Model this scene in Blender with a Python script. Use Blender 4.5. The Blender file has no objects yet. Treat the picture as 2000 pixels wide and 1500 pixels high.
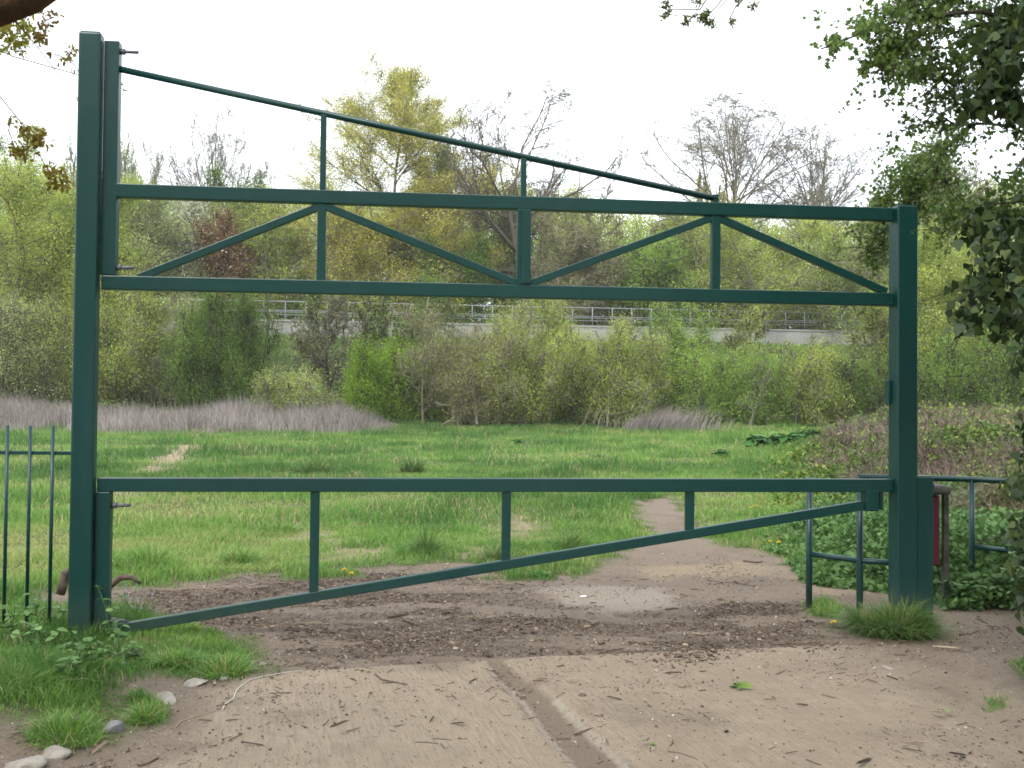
import bpy, bmesh, math, random
import numpy as np
from mathutils import Vector, Matrix

rad = math.radians
sc = bpy.context.scene
COL = sc.collection

# ---------------------------------------------------------------- camera
F, CX, CY = 2000.0, 1000.0, 750.0          # focal length and centre, in pixels of the 2000 x 1500 photograph
EYE = np.array([0.0, 0.0, 1.55])
PITCH, ROLL = rad(1.26), 0.0095
cam_d = bpy.data.cameras.new('camera')
cam_d.sensor_width = 36.0
cam_d.lens = 36.0 * F / 2000.0
cam_d.clip_start = 0.05
cam_d.clip_end = 2000
cam = bpy.data.objects.new('camera', cam_d)
COL.objects.link(cam)
RM = Matrix.Rotation(math.pi / 2 + PITCH, 3, 'X') @ Matrix.Rotation(ROLL, 3, 'Z')
cam.matrix_world = Matrix.Translation(EYE) @ RM.to_4x4()
sc.camera = cam
CR = np.array(RM)

# ---------------------------------------------------------------- sky, sun, exposure
SUN_EL, SUN_AZ = rad(48), rad(205)
world = bpy.data.worlds.new('World')
sc.world = world
world.use_nodes = True
wn, wl = world.node_tree.nodes, world.node_tree.links
wn.clear()
sky = wn.new('ShaderNodeTexSky'); sky.sky_type = 'NISHITA'; sky.sun_disc = False
sky.sun_elevation = SUN_EL; sky.sun_rotation = SUN_AZ
sky.air_density = 1.0; sky.dust_density = 3.0
mx = wn.new('ShaderNodeMix'); mx.data_type = 'RGBA'; mx.inputs[0].default_value = 0.86
mx.inputs[7].default_value = (11.0, 11.6, 12.4, 1)      # the even white cloud cover
bg = wn.new('ShaderNodeBackground'); bg.inputs[1].default_value = 0.1
wo = wn.new('ShaderNodeOutputWorld')
wl.new(sky.outputs[0], mx.inputs[6]); wl.new(mx.outputs[2], bg.inputs[0]); wl.new(bg.outputs[0], wo.inputs[0])
sun_d = bpy.data.lights.new('sun', 'SUN'); sun_d.energy = 1.3; sun_d.angle = rad(16); sun_d.color = (1, 0.95, 0.86)
sun = bpy.data.objects.new('sun', sun_d); COL.objects.link(sun)
# Nishita: rotation is measured from +Y towards +X
sd = Vector((math.sin(SUN_AZ) * math.cos(SUN_EL), math.cos(SUN_AZ) * math.cos(SUN_EL), math.sin(SUN_EL)))
sun.rotation_euler = sd.to_track_quat('Z', 'Y').to_euler()
sc.view_settings.view_transform = 'Standard'
sc.view_settings.look = 'None'
sc.view_settings.gamma = 1
sc.view_settings.exposure = 1.1
sc.render.engine = 'CYCLES'
sc.cycles.max_bounces = 6
sc.cycles.diffuse_bounces = 3
sc.cycles.glossy_bounces = 2
sc.cycles.transmission_bounces = 3
sc.cycles.transparent_max_bounces = 4
sc.cycles.use_denoising = True
sc.cycles.use_adaptive_sampling = True
sc.cycles.adaptive_threshold = 0.02
sc.cycles.filter_width = 1.7


HAZE = 0.00045
sc.cycles.volume_bounces = 0

# ---------------------------------------------------------------- measuring helpers
def ray(px, py):
    d = np.array([(px - CX) / F, -(py - CY) / F, -1.0])
    return CR @ d


def at(px, py, Y):
    """world point seen at a photo pixel, at world depth Y"""
    d = ray(px, py)
    return EYE + d * (Y / d[1])


def sstep(a, b, x):
    t = np.clip((x - a) / (b - a), 0, 1)
    return t * t * (3 - 2 * t)


def hash2(ix, iy, s):
    n = (ix.astype(np.int64) * 374761393 + iy.astype(np.int64) * 668265263 + s * 1442695041) & 0x7fffffff
    n = ((n ^ (n >> 13)) * 1274126177) & 0x7fffffff
    n = n ^ (n >> 16)
    return (n & 0xffff) / 65535.0


def noise(x, y, s=0):
    x = np.asarray(x, float); y = np.asarray(y, float)
    ix, iy = np.floor(x), np.floor(y)
    fx, fy = x - ix, y - iy
    fx = fx * fx * (3 - 2 * fx); fy = fy * fy * (3 - 2 * fy)
    a, b = hash2(ix, iy, s), hash2(ix + 1, iy, s)
    c, d = hash2(ix, iy + 1, s), hash2(ix + 1, iy + 1, s)
    return (a * (1 - fx) + b * fx) * (1 - fy) + (c * (1 - fx) + d * fx) * fy


def fbm(x, y, s=0, o=3):
    v, a, t = 0, 1, 0
    for i in range(o):
        v = v + a * noise(x * 2 ** i, y * 2 ** i, s + i); t += a; a *= 0.55
    return v / t


def wall_y(x):
    return 63 + 0.12 * np.asarray(x, float)


def ground_z(x, y):
    x = np.asarray(x, float); y = np.asarray(y, float)
    z = 0.1 * sstep(12, 20, y) + 0.25 * sstep(18, 42, y) + 0.5 * sstep(40, 50, y)
    wy = wall_y(x)
    z = z + 4.7 * sstep(wy - 11.5, wy - 0.5, y) + 0.7 * sstep(wy + 0.3, wy + 2, y)
    z = z + 0.10 * (fbm(x * 0.35, y * 0.35, 5) - 0.5) * sstep(9, 14, y)
    # bank on the right, low hump at the left verge, worn edge
    z = z + 0.16 * sstep(2.6, 3.4, x) * (1 - sstep(5.6, 6.6, y))
    z = z + 0.10 * sstep(-1.75, -2.4, x) * (1 - sstep(5.4, 6.2, y)) * sstep(4.0, 5.0, y)
    z = z + 0.45 * sstep(4.6, 9.5, x) * sstep(8.5, 14, y) * (1 - sstep(34, 44, y))
    return z


def on_ground(px, py):
    Y = 8.0
    d = ray(px, py)
    for _ in range(60):
        p = EYE + d * (Y / d[1])
        gz = float(ground_z(p[0], p[1]))
        Yn = (gz - EYE[2]) / d[2] * d[1]
        if Yn < 0 or Yn > 58: Yn = 58
        Y += 0.5 * (Yn - Y)
    p = EYE + d * (Y / d[1])
    p[2] = float(ground_z(p[0], p[1]))
    return p


def flat(px, py):
    d = ray(px, py)
    p = EYE + d * (-EYE[2] / d[2])
    return p[:2]


def poly_mask(x, y, pix, soft, world=False):
    """1 inside, 0 outside, 0.5 on the outline (metres of softness)"""
    P = np.array(pix if world else [flat(*p) for p in pix])
    x = x.ravel(); y = y.ravel()
    dmin = np.full(x.shape, 1e9); inside = np.zeros(x.shape, bool)
    for i in range(len(P)):
        a, b = P[i], P[(i + 1) % len(P)]
        e = b - a
        t = np.clip(((x - a[0]) * e[0] + (y - a[1]) * e[1]) / (e @ e + 1e-12), 0, 1)
        dmin = np.minimum(dmin, np.hypot(x - a[0] - t * e[0], y - a[1] - t * e[1]))
        c = ((a[1] > y) != (b[1] > y)) & (x < (b[0] - a[0]) * (y - a[1]) / (b[1] - a[1] + 1e-12) + a[0])
        inside ^= c
    sdist = np.where(inside, -dmin, dmin)
    return np.clip(0.5 - sdist / (2 * soft), 0, 1)


# ---------------------------------------------------------------- object helpers
def tag(o, label=None, cat=None, group=None, kind=None):
    if label: o['label'] = label
    if cat: o['category'] = cat
    if group: o['group'] = group
    if kind: o['kind'] = kind
    return o


def thing(name, label, cat, loc=(0, 0, 0), rz=0.0, group=None):
    o = bpy.data.objects.new(name, None)
    o.empty_display_size = 0.1
    COL.objects.link(o)
    o.location = tuple(float(v) for v in loc); o.rotation_euler = (0, 0, rz)
    return tag(o, label, cat, group)


def np_obj(name, V, Fc, mat, parent=None, v=None, smooth=False):
    """one mesh object from numpy verts and k-gon faces; world coordinates, re-based on the parent"""
    V = np.asarray(V, np.float32).reshape(-1, 3); Fc = np.asarray(Fc, np.int32)
    if parent is not None and parent.type == 'EMPTY':
        M = np.array(Matrix.LocRotScale(parent.location, parent.rotation_euler, None).inverted())
        V = (V @ M[:3, :3].T + M[:3, 3]).astype(np.float32)
    me = bpy.data.meshes.new(name)
    k = Fc.shape[1]; n = Fc.shape[0]
    me.vertices.add(len(V)); me.vertices.foreach_set('co', V.ravel())
    me.loops.add(n * k); me.loops.foreach_set('vertex_index', Fc.ravel())
    me.polygons.add(n); me.polygons.foreach_set('loop_start', np.arange(0, n * k, k, dtype=np.int32))
    if smooth: me.polygons.foreach_set('use_smooth', np.ones(n, bool))
    me.update(calc_edges=True)
    if v is not None:
        for key, arr in (v.items() if isinstance(v, dict) else {'v': v}.items()):
            a = me.attributes.new(key, 'FLOAT', 'POINT')
            a.data.foreach_set('value', np.asarray(arr, np.float32).ravel())
    me.materials.append(mat)
    o = bpy.data.objects.new(name, me); COL.objects.link(o)
    if parent is not None: o.parent = parent
    return o


class MB:
    """collects shapes in world coordinates, builds one mesh object"""
    def __init__(s): s.bm = bmesh.new()

    def box(s, c, size, axes=None, bev=0.0, seg=2):
        A = axes if axes is not None else np.eye(3)
        M = Matrix([[float(A[j][i]) * float(size[j]) for j in range(3)] for i in range(3)]).to_4x4()
        M.translation = Vector([float(q) for q in c])
        r = bmesh.ops.create_cube(s.bm, size=1.0, matrix=M)
        if bev > 0:
            es = list({e for vv in r['verts'] for e in vv.link_edges})
            bmesh.ops.bevel(s.bm, geom=es, offset=bev, segments=seg, affect='EDGES', profile=0.5)
        return s

    def tube(s, pts, rr, n=10, caps=True):
        pts = [Vector([float(q) for q in p]) for p in pts]
        rings = []
        up = None
        for i, p in enumerate(pts):
            t = (pts[min(i + 1, len(pts) - 1)] - pts[max(i - 1, 0)]).normalized()
            if up is None:
                up = Vector((0, 0, 1)) if abs(t.z) < 0.9 else Vector((1, 0, 0))
            u = t.cross(up).normalized(); w = u.cross(t).normalized(); up = w
            r = rr[i] if hasattr(rr, '__len__') else rr
            rings.append([s.bm.verts.new(p + (u * math.cos(a) + w * math.sin(a)) * r)
                          for a in [2 * math.pi * k / n for k in range(n)]])
        for a, b in zip(rings, rings[1:]):
            for k in range(n):
                f = s.bm.faces.new((a[k], a[(k + 1) % n], b[(k + 1) % n], b[k])); f.smooth = n > 5
        if caps:
            s.bm.faces.new(rings[0][::-1]); s.bm.faces.new(rings[-1])
        return s

    def build(s, name, mat, parent=None):
        bmesh.ops.recalc_face_normals(s.bm, faces=s.bm.faces)
        if parent is not None and parent.type == 'EMPTY':
            s.bm.transform(Matrix.LocRotScale(parent.location, parent.rotation_euler, None).inverted())
        elif parent is not None and parent.parent is not None:
            g = parent.parent
            s.bm.transform(Matrix.LocRotScale(g.location, g.rotation_euler, None).inverted())
        me = bpy.data.meshes.new(name); s.bm.to_mesh(me); s.bm.free()
        me.materials.append(mat)
        o = bpy.data.objects.new(name, me); COL.objects.link(o)
        if parent is not None: o.parent = parent
        return o


# ---------------------------------------------------------------- materials
def new_mat(name):
    m = bpy.data.materials.new(name); m.use_nodes = True
    n = m.node_tree.nodes; n.clear()
    out = n.new('ShaderNodeOutputMaterial')
    return m, n, m.node_tree.links, out


def ramp(n, l, src, stops):
    r = n.new('ShaderNodeValToRGB')
    while len(r.color_ramp.elements) < len(stops): r.color_ramp.elements.new(0.5)
    for e, (p, c) in zip(r.color_ramp.elements, stops):
        e.position = p; e.color = (*c, 1)
    l.new(src, r.inputs[0])
    return r.outputs[0]


def leaf_mat(name, stops, trans=0.3, rough=0.55, spec=0.25):
    m, n, l, out = new_mat(name)
    a = n.new('ShaderNodeAttribute'); a.attribute_name = 'v'
    c = ramp(n, l, a.outputs['Fac'], stops)
    p = n.new('ShaderNodeBsdfPrincipled'); p.inputs['Roughness'].default_value = rough
    p.inputs['Specular IOR Level'].default_value = spec
    l.new(c, p.inputs['Base Color'])
    t = n.new('ShaderNodeBsdfTranslucent'); l.new(c, t.inputs[0])
    mm = n.new('ShaderNodeMixShader'); mm.inputs[0].default_value = trans
    l.new(p.outputs[0], mm.inputs[1]); l.new(t.outputs[0], mm.inputs[2]); l.new(mm.outputs[0], out.inputs[0])
    return m


def noise_node(n, l, scale, detail=4, rough=0.6, vec=None):
    t = n.new('ShaderNodeTexNoise'); t.inputs['Scale'].default_value = scale
    t.inputs['Detail'].default_value = detail; t.inputs['Roughness'].default_value = rough
    if vec is not None: l.new(vec, t.inputs['Vector'])
    return t.outputs['Fac']


def math_node(n, l, op, a, b=None, clamp=False):
    t = n.new('ShaderNodeMath'); t.operation = op; t.use_clamp = clamp
    for i, q in enumerate((a, b)):
        if q is None: continue
        if isinstance(q, (int, float)): t.inputs[i].default_value = q
        else: l.new(q, t.inputs[i])
    return t.outputs[0]


def mix_node(n, l, f, a, b):
    t = n.new('ShaderNodeMix'); t.data_type = 'RGBA'
    for i, q in ((0, f), (6, a), (7, b)):
        if isinstance(q, (int, float)): t.inputs[i].default_value = q
        elif isinstance(q, tuple): t.inputs[i].default_value = (*q, 1)
        else: l.new(q, t.inputs[i])
    return t.outputs[2]


def bump_node(n, l, h, strength=0.5, dist=0.02):
    b = n.new('ShaderNodeBump'); b.inputs['Strength'].default_value = strength
    b.inputs['Distance'].default_value = dist
    l.new(h, b.inputs['Height'])
    return b.outputs[0]


def rough_mat(name, stops, scale=8.0, rough=0.85, bump=0.4, dist=0.01, spec=0.3, detail=6):
    m, n, l, out = new_mat(name)
    tc = n.new('ShaderNodeTexCoord')
    f = noise_node(n, l, scale, detail, 0.65, tc.outputs['Object'])
    c = ramp(n, l, f, stops)
    p = n.new('ShaderNodeBsdfPrincipled'); p.inputs['Roughness'].default_value = rough
    p.inputs['Specular IOR Level'].default_value = spec
    l.new(c, p.inputs['Base Color'])
    f2 = noise_node(n, l, scale * 3, detail, 0.7, tc.outputs['Object'])
    l.new(bump_node(n, l, f2, bump, dist), p.inputs['Normal'])
    l.new(p.outputs[0], out.inputs[0])
    return m


def paint_mat(name, base, rough=0.36):
    m, n, l, out = new_mat(name)
    tc = n.new('ShaderNodeTexCoord')
    geo = n.new('ShaderNodeNewGeometry')
    f = noise_node(n, l, 1.6, 5, 0.6, tc.outputs['Object'])
    c = mix_node(n, l, f, tuple(q * 0.8 for q in base), tuple(q * 1.2 for q in base))
    # chalky scuffs and specks
    s = noise_node(n, l, 34, 6, 0.75, tc.outputs['Object'])
    s = math_node(n, l, 'MULTIPLY', math_node(n, l, 'SUBTRACT', s, 0.68, True), 6.0, True)
    c = mix_node(n, l, s, c, (0.13, 0.19, 0.17))
    ch = noise_node(n, l, 11, 7, 0.8, tc.outputs['Object'])
    ch = math_node(n, l, 'MULTIPLY', math_node(n, l, 'SUBTRACT', ch, 0.69, True), 22.0, True)
    c = mix_node(n, l, math_node(n, l, 'MULTIPLY', ch, 0.7), c, (0.16, 0.20, 0.18))
    mpv = n.new('ShaderNodeMapping'); l.new(geo.outputs['Position'], mpv.inputs[0]); mpv.inputs['Scale'].default_value = (7, 7, 1.0)
    stn = noise_node(n, l, 1.0, 5, 0.6, mpv.outputs[0])
    stn = math_node(n, l, 'MULTIPLY', math_node(n, l, 'SUBTRACT', stn, 0.55, True), 0.8, True)
    c = mix_node(n, l, stn, c, (0.035, 0.075, 0.065))
    # splashed soil near the ground
    sp = n.new('ShaderNodeSeparateXYZ'); l.new(geo.outputs['Position'], sp.inputs[0])
    lo = math_node(n, l, 'SUBTRACT', 1.0, math_node(n, l, 'MULTIPLY', sp.outputs['Z'], 2.6), True)
    nn = noise_node(n, l, 9, 6, 0.7, tc.outputs['Object'])
    lo = math_node(n, l, 'MULTIPLY', math_node(n, l, 'MULTIPLY', lo, nn), 0.5, True)
    c = mix_node(n, l, lo, c, (0.12, 0.12, 0.09))
    p = n.new('ShaderNodeBsdfPrincipled')
    l.new(c, p.inputs['Base Color'])
    r = math_node(n, l, 'ADD', math_node(n, l, 'MULTIPLY', nn, 0.2), rough - 0.1)
    l.new(r, p.inputs['Roughness'])
    p.inputs['Specular IOR Level'].default_value = 0.38
    f3 = noise_node(n, l, 60, 3, 0.6, tc.outputs['Object'])
    l.new(bump_node(n, l, f3, 0.06, 0.002), p.inputs['Normal'])
    l.new(p.outputs[0], out.inputs[0])
    return m


M_PAINT = paint_mat('green_paint', (0.0020, 0.034, 0.031), 0.34)
M_STEEL = rough_mat('galvanised_steel', [(0.3, (0.22, 0.23, 0.25)), (0.7, (0.36, 0.37, 0.4))], 20, 0.45, 0.2, 0.002, 0.6)
M_BOLT = rough_mat('dull_steel', [(0.3, (0.07, 0.075, 0.085)), (0.7, (0.13, 0.135, 0.15))], 20, 0.5, 0.2, 0.002, 0.5)
M_BARK = rough_mat('bark', [(0.3, (0.055, 0.045, 0.032)), (0.7, (0.16, 0.135, 0.098))], 6, 0.9, 0.8, 0.02)
M_BARKG = rough_mat('grey_bark', [(0.3, (0.11, 0.098, 0.072)), (0.7, (0.24, 0.215, 0.16))], 3, 0.9, 0.5, 0.02)
M_BARKD = rough_mat('dark_bark', [(0.3, (0.025, 0.018, 0.013)), (0.7, (0.085, 0.06, 0.045))], 14, 0.9, 0.8, 0.01)
M_OAKB = rough_mat('oak_bark', [(0.3, (0.035, 0.02, 0.012)), (0.6, (0.12, 0.06, 0.03)), (0.8, (0.16, 0.12, 0.08))], 9, 0.9, 1.0, 0.02)
M_STONE = rough_mat('pale_stone', [(0.3, (0.16, 0.14, 0.115)), (0.7, (0.33, 0.30, 0.26))], 14, 0.9, 0.6, 0.01)
M_WOOD = rough_mat('dead_wood', [(0.3, (0.05, 0.035, 0.025)), (0.7, (0.16, 0.12, 0.09))], 14, 0.9, 0.7, 0.01)

# ---------------------------------------------------------------- ground masks
BARE = [(-900, 2600), (-500, 1500), (-60, 1432), (110, 1436), (200, 1462), (262, 1420), (232, 1345), (330, 1318), (480, 1326),
        (520, 1300), (470, 1250), (330, 1225), (215, 1195), (30, 1180), (60, 1160), (300, 1148), (480, 1126), (600, 1120), (760, 1104),
        (900, 1102), (985, 1128), (1120, 1124), (1190, 1104), (1215, 1068), (1300, 1046), (1240, 1012), (1246, 988),
        (1318, 978), (1345, 1020), (1385, 1052), (1490, 1082), (1560, 1112), (1730, 1132), (1830, 1172), (1990, 1182),
        (2300, 1210), (2700, 1300), (3200, 2600)]
ISLES = [[(235, 1232), (330, 1222), (440, 1238), (500, 1290), (470, 1322), (380, 1318), (300, 1300), (240, 1290)],
         [(236, 1372), (290, 1362), (330, 1385), (318, 1418), (262, 1424)],
         [(1566, 1178), (1620, 1172), (1660, 1195), (1640, 1216), (1580, 1208)],
         [(1975, 1312), (2060, 1290), (2120, 1350), (2020, 1362)],
         [(1925, 1375), (1955, 1372), (1960, 1390), (1930, 1392)],
         [(540, 1122), (700, 1118), (720, 1134), (560, 1138)],
         [(985, 1122), (1080, 1118), (1090, 1136), (990, 1138)]]
SPARSE = [[(560, 1010), (640, 1030), (740, 1070), (780, 1092), (640, 1095), (590, 1060)],
          [(1000, 1008), (1040, 1012), (1062, 1030), (1010, 1046), (985, 1030)],
          [(860, 1068), (960, 1062), (985, 1084), (900, 1092)],
          [(270, 932), (300, 905), (350, 884), (396, 884), (370, 912), (330, 936)],
          [(180, 955), (290, 940), (330, 962), (300, 980), (190, 978)],
          [(1240, 1108), (1330, 1098), (1560, 1120), (1300, 1130)],
          [(1720, 1120), (1740, 1150), (1640, 1160), (1560, 1130)]]
SLABS = [[(-2600, 2600), (-400, 1500), (200, 1340), (560, 1314), (945, 1291), (1022, 1385), (1118, 1500), (1900, 2600)],
         [(984, 1289), (1640, 1262), (1900, 1262), (2300, 1500), (5600, 2600), (2190, 2600), (1240, 1500), (1102, 1390)]]
SLAB_BODY = [(-2100, 4200), (250, 1500), (420, 1372), (540, 1285), (960, 1262), (1640, 1232), (1760, 1300), (2000, 1420), (2400, 1800), (5200, 4200)]
CLEAN = [(1040, 1150), (1180, 1142), (1290, 1152), (1320, 1188), (1200, 1200), (1080, 1180)]
LITTER = [(230, 1170), (330, 1142), (520, 1132), (900, 1135), (1080, 1180), (1300, 1196), (1560, 1196), (1690, 1222), (1640, 1256),
          (1300, 1266), (960, 1282), (560, 1306), (500, 1290), (440, 1240), (300, 1225)]


def masks(x, y):
    sh = x.shape
    x = x.ravel(); y = y.ravel()
    wob = (fbm(x * 3, y * 3, 11) - 0.5)
    bare = poly_mask(x + wob * 0.3 + .3 * (noise(x * 5, y * 5, 17) - .5) * sstep(7, 9, y), y + wob * (0.3 + .7 * sstep(7.5, 9, y)), BARE, 0.18)
    for p in ISLES:
        bare = np.minimum(bare, 1 - poly_mask(x + wob * .1, y + wob * .1, p, 0.07))
    sparse = np.zeros_like(x)
    for p in SPARSE:
        sparse = np.maximum(sparse, poly_mask(x + wob * .9, y + wob * 1.3, p, 0.38) * .95)
    slab = np.zeros_like(x)
    for p in SLABS:
        slab = np.maximum(slab, np.minimum(poly_mask(x + wob * 0.05, y + wob * 0.05, p, 0.035), poly_mask(x + wob * .7 + (noise(x * 6, y * 6, 19) - .5) * .12, y + wob * .5, SLAB_BODY, 0.30 + .5 * sstep(.5, 2, x))))
    right = poly_mask(x, y, SLABS[1], 0.06)
    w2 = fbm(x * 1.1, y * 2.4, 13, 4) - .5
    lit = poly_mask(x + w2 * 1.6, y + w2 * 1.5, LITTER, 0.38)
    lit = lit * (.2 + 1.15 * sstep(.36, .54, fbm(x * 1.7, y * 4.5, 14, 4)))
    clean = poly_mask(x + wob * 0.4, y + wob * 0.4, CLEAN, 0.2)
    lit = lit * (1 - 0.9 * clean)
    return [m.reshape(sh) for m in (bare, sparse, slab, right, lit, clean)]


# ---------------------------------------------------------------- ground
def axis(parts):
    out = []
    for a, b, n in parts: out.append(np.linspace(a, b, n, endpoint=False))
    out.append(np.array([parts[-1][1]]))
    return np.concatenate(out)


gx = axis([(-400, -60, 12), (-60, -12, 70), (-12, -4.6, 70), (-4.6, 4.6, 400), (4.6, 12, 70), (12, 60, 70), (60, 400, 12)])
gy = axis([(-20, 3.4, 30), (3.4, 10, 340), (10, 20, 170), (20, 48, 120), (48, 80, 90), (80, 900, 20)])
GX, GY = np.meshgrid(gx, gy)
bare, sparse, slab, rightm, lit, clean = masks(GX, GY)
GZ = ground_z(GX, GY)
grp = [(945, 1291), (1022, 1385), (1118, 1500), (1900, 2600), (2190, 2600), (1240, 1500), (1102, 1390), (984, 1289)]
groove = poly_mask(GX, GY, grp, 0.03).reshape(GX.shape)
edge = np.zeros(GX.size)
for a_, b_ in (((1000, 1340), (1190, 1590)), ((1085, 1370), (1290, 1560)), ((945, 1291), (1010, 1365))):
    q0, q1 = flat(*a_), flat(*b_); e_ = q1 - q0
    t_ = np.clip(((GX.ravel() - q0[0]) * e_[0] + (GY.ravel() - q0[1]) * e_[1]) / (e_ @ e_), 0, 1)
    d_ = np.hypot(GX.ravel() - q0[0] - t_ * e_[0], GY.ravel() - q0[1] - t_ * e_[1])
    edge = np.maximum(edge, np.clip(1 - d_ / 0.04, 0, 1))
edge = edge.reshape(GX.shape)
near = 1 - sstep(9.5, 11, GY)
GZ = GZ + bare * near * (0.012 * (fbm(GX * 4, GY * 4, 3) - .5) + 0.03 * (fbm(GX * 1.2, GY * 1.2, 8) - .5)) * (1 - 0.7 * slab)
GZ = GZ - 0.018 * groove * bare
GZ = GZ + 0.014 * slab * bare + 0.012 * lit * near * (fbm(GX * 7, GY * 7, 31))
GZ = GZ + 0.03 * (1 - bare) * near * fbm(GX * 3, GY * 3, 21)
ny, nx = GX.shape
idx = np.arange(nx * ny).reshape(ny, nx)
Fg = np.stack([idx[:-1, :-1], idx[:-1, 1:], idx[1:, 1:], idx[1:, :-1]], -1).reshape(-1, 4)


def ground_mat():
    m, n, l, out = new_mat('ground_soil')
    geo = n.new('ShaderNodeNewGeometry'); pos = geo.outputs['Position']

    def att(k):
        a = n.new('ShaderNodeAttribute'); a.attribute_name = k; return a.outputs['Fac']

    def sharpen(a, nz, w, g):    # (a-0.5)*g + (noise-0.5)*w + 0.5
        q = math_node(n, l, 'MULTIPLY', math_node(n, l, 'SUBTRACT', a, 0.5), g)
        z = math_node(n, l, 'MULTIPLY', math_node(n, l, 'SUBTRACT', nz, 0.5), w)
        return math_node(n, l, 'ADD', math_node(n, l, 'ADD', q, z), 0.5, True)
    n1 = noise_node(n, l, 3.0, 8, 0.65, pos)
    n2 = noise_node(n, l, 22.0, 8, 0.7, pos)
    n3 = noise_node(n, l, 90.0, 6, 0.75, pos)
    # stretched noise: crumbs and dead stalks seen along the ground
    mp = n.new('ShaderNodeMapping'); l.new(pos, mp.inputs[0]); mp.inputs['Scale'].default_value = (1.0, 2.6, 1)
    n4 = noise_node(n, l, 30.0, 8, 0.78, mp.outputs[0])
    grass = mix_node(n, l, n1, (0.05, 0.075, 0.02), (0.10, 0.10, 0.045))
    soil = ramp(n, l, n4, [(0.28, (0.115, 0.09, 0.068)), (0.5, (0.21, 0.165, 0.125)), (0.72, (0.31, 0.25, 0.19))])
    soil = mix_node(n, l, math_node(n, l, 'MULTIPLY', n1, 0.5), soil, (0.20, 0.155, 0.115))
    dark = ramp(n, l, n4, [(0.3, (0.04, 0.03, 0.024)), (0.45, (0.10, 0.075, 0.056)), (0.56, (0.17, 0.132, 0.10)), (0.68, (0.27, 0.22, 0.17))])
    # brushed concrete: fine ridges running away from the viewer
    def dotv(vx, vy, k):
        d = n.new('ShaderNodeVectorMath'); d.operation = 'DOT_PRODUCT'; l.new(pos, d.inputs[0]); d.inputs[1].default_value = (vx * k, vy * k, 0)
        return d.outputs['Value']
    cx = n.new('ShaderNodeCombineXYZ'); l.new(dotv(.968, .252, 58), cx.inputs[0]); l.new(dotv(.252, -.968, 5.0), cx.inputs[1])
    rid = noise_node(n, l, 1.0, 4, 0.6, cx.outputs[0])
    conc = ramp(n, l, rid, [(0.34, (0.285, 0.23, 0.172)), (0.47, (0.37, 0.30, 0.222)), (0.7, (0.44, 0.36, 0.265))])
    conc = mix_node(n, l, math_node(n, l, 'MULTIPLY', math_node(n, l, 'MULTIPLY', n2, n1), 1.3, True), conc, (0.25, 0.195, 0.14))
    dust = sharpen(n1, n2, 0.8, 3.0)
    dust_r = math_node(n, l, 'MULTIPLY', dust, math_node(n, l, 'ADD', math_node(n, l, 'MULTIPLY', att('right'), 0.5), 0.3), True)
    conc = mix_node(n, l, dust_r, conc, (0.285, 0.222, 0.162))
    crumbs = math_node(n, l, 'MULTIPLY', math_node(n, l, 'SUBTRACT', n3, 0.6, True), 7, True)
    conc = mix_node(n, l, crumbs, conc, (0.11, 0.085, 0.065))
    n6 = noise_node(n, l, 260.0, 3, 0.7, pos)
    conc = mix_node(n, l, math_node(n, l, 'MULTIPLY', math_node(n, l, 'SUBTRACT', n6, 0.50, True), 4.5, True), conc, (0.17, 0.13, 0.095))
    soil = mix_node(n, l, math_node(n, l, 'MULTIPLY', math_node(n, l, 'SUBTRACT', n6, 0.50, True), 4.5, True), soil, (0.09, 0.07, 0.052))
    light = math_node(n, l, 'MULTIPLY', math_node(n, l, 'SUBTRACT', noise_node(n, l, 150.0, 5, 0.75, pos), 0.62, True), 9, True)
    # trampled damp stains and paler worn stretches
    n5 = noise_node(n, l, 1.1, 6, 0.6, pos)
    soil = mix_node(n, l, math_node(n, l, 'MULTIPLY', math_node(n, l, 'SUBTRACT', n5, 0.5, True), 2.6, True), soil, (0.10, 0.076, 0.058))
    conc = mix_node(n, l, math_node(n, l, 'MULTIPLY', math_node(n, l, 'SUBTRACT', n5, 0.53, True), 3.2, True), conc, (0.135, 0.10, 0.072))
    c = mix_node(n, l, sharpen(att('bare'), n2, 1.1, 2.2), grass, soil)
    c = mix_node(n, l, math_node(n, l, 'MULTIPLY', sharpen(att('groove'), n2, 1.0, 1.4), 0.6), c, (0.19, 0.145, 0.105))
    sp_m = sharpen(att('sparse'), n2, 1.4, 1.6)
    c = mix_node(n, l, math_node(n, l, 'MULTIPLY', sp_m, math_node(n, l, 'GREATER_THAN', att('sparse'), 0.02)), c, (0.27, 0.21, 0.14))
    c = mix_node(n, l, math_node(n, l, 'MULTIPLY', sharpen(att('clean'), n2, 1.2, 2.0), att('bare'), True), c, (0.27, 0.225, 0.18))
    c = mix_node(n, l, sharpen(att('lit'), n2, 1.5, 2.2), c, dark)
    c = mix_node(n, l, sharpen(att('slab'), n2, 1.5, 2.0), c, conc)
    c = mix_node(n, l, math_node(n, l, 'MULTIPLY', sharpen(att('edge'), n2, 2.0, 1.6), 0.6), c, (0.40, 0.35, 0.28))
    c = mix_node(n, l, math_node(n, l, 'MULTIPLY', light, att('bare')), c, (0.5, 0.46, 0.4))
    p = n.new('ShaderNodeBsdfPrincipled'); p.inputs['Roughness'].default_value = 0.95
    p.inputs['Specular IOR Level'].default_value = 0.2
    l.new(c, p.inputs['Base Color'])
    h = math_node(n, l, 'ADD', math_node(n, l, 'MULTIPLY', n4, 0.6), math_node(n, l, 'MULTIPLY', n3, 0.4))
    h = math_node(n, l, 'ADD', h, math_node(n, l, 'MULTIPLY', math_node(n, l, 'MULTIPLY', rid, att('slab')), 0.7))
    l.new(bump_node(n, l, h, 0.9, 0.03), p.inputs['Normal'])
    l.new(p.outputs[0], out.inputs[0])
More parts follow.
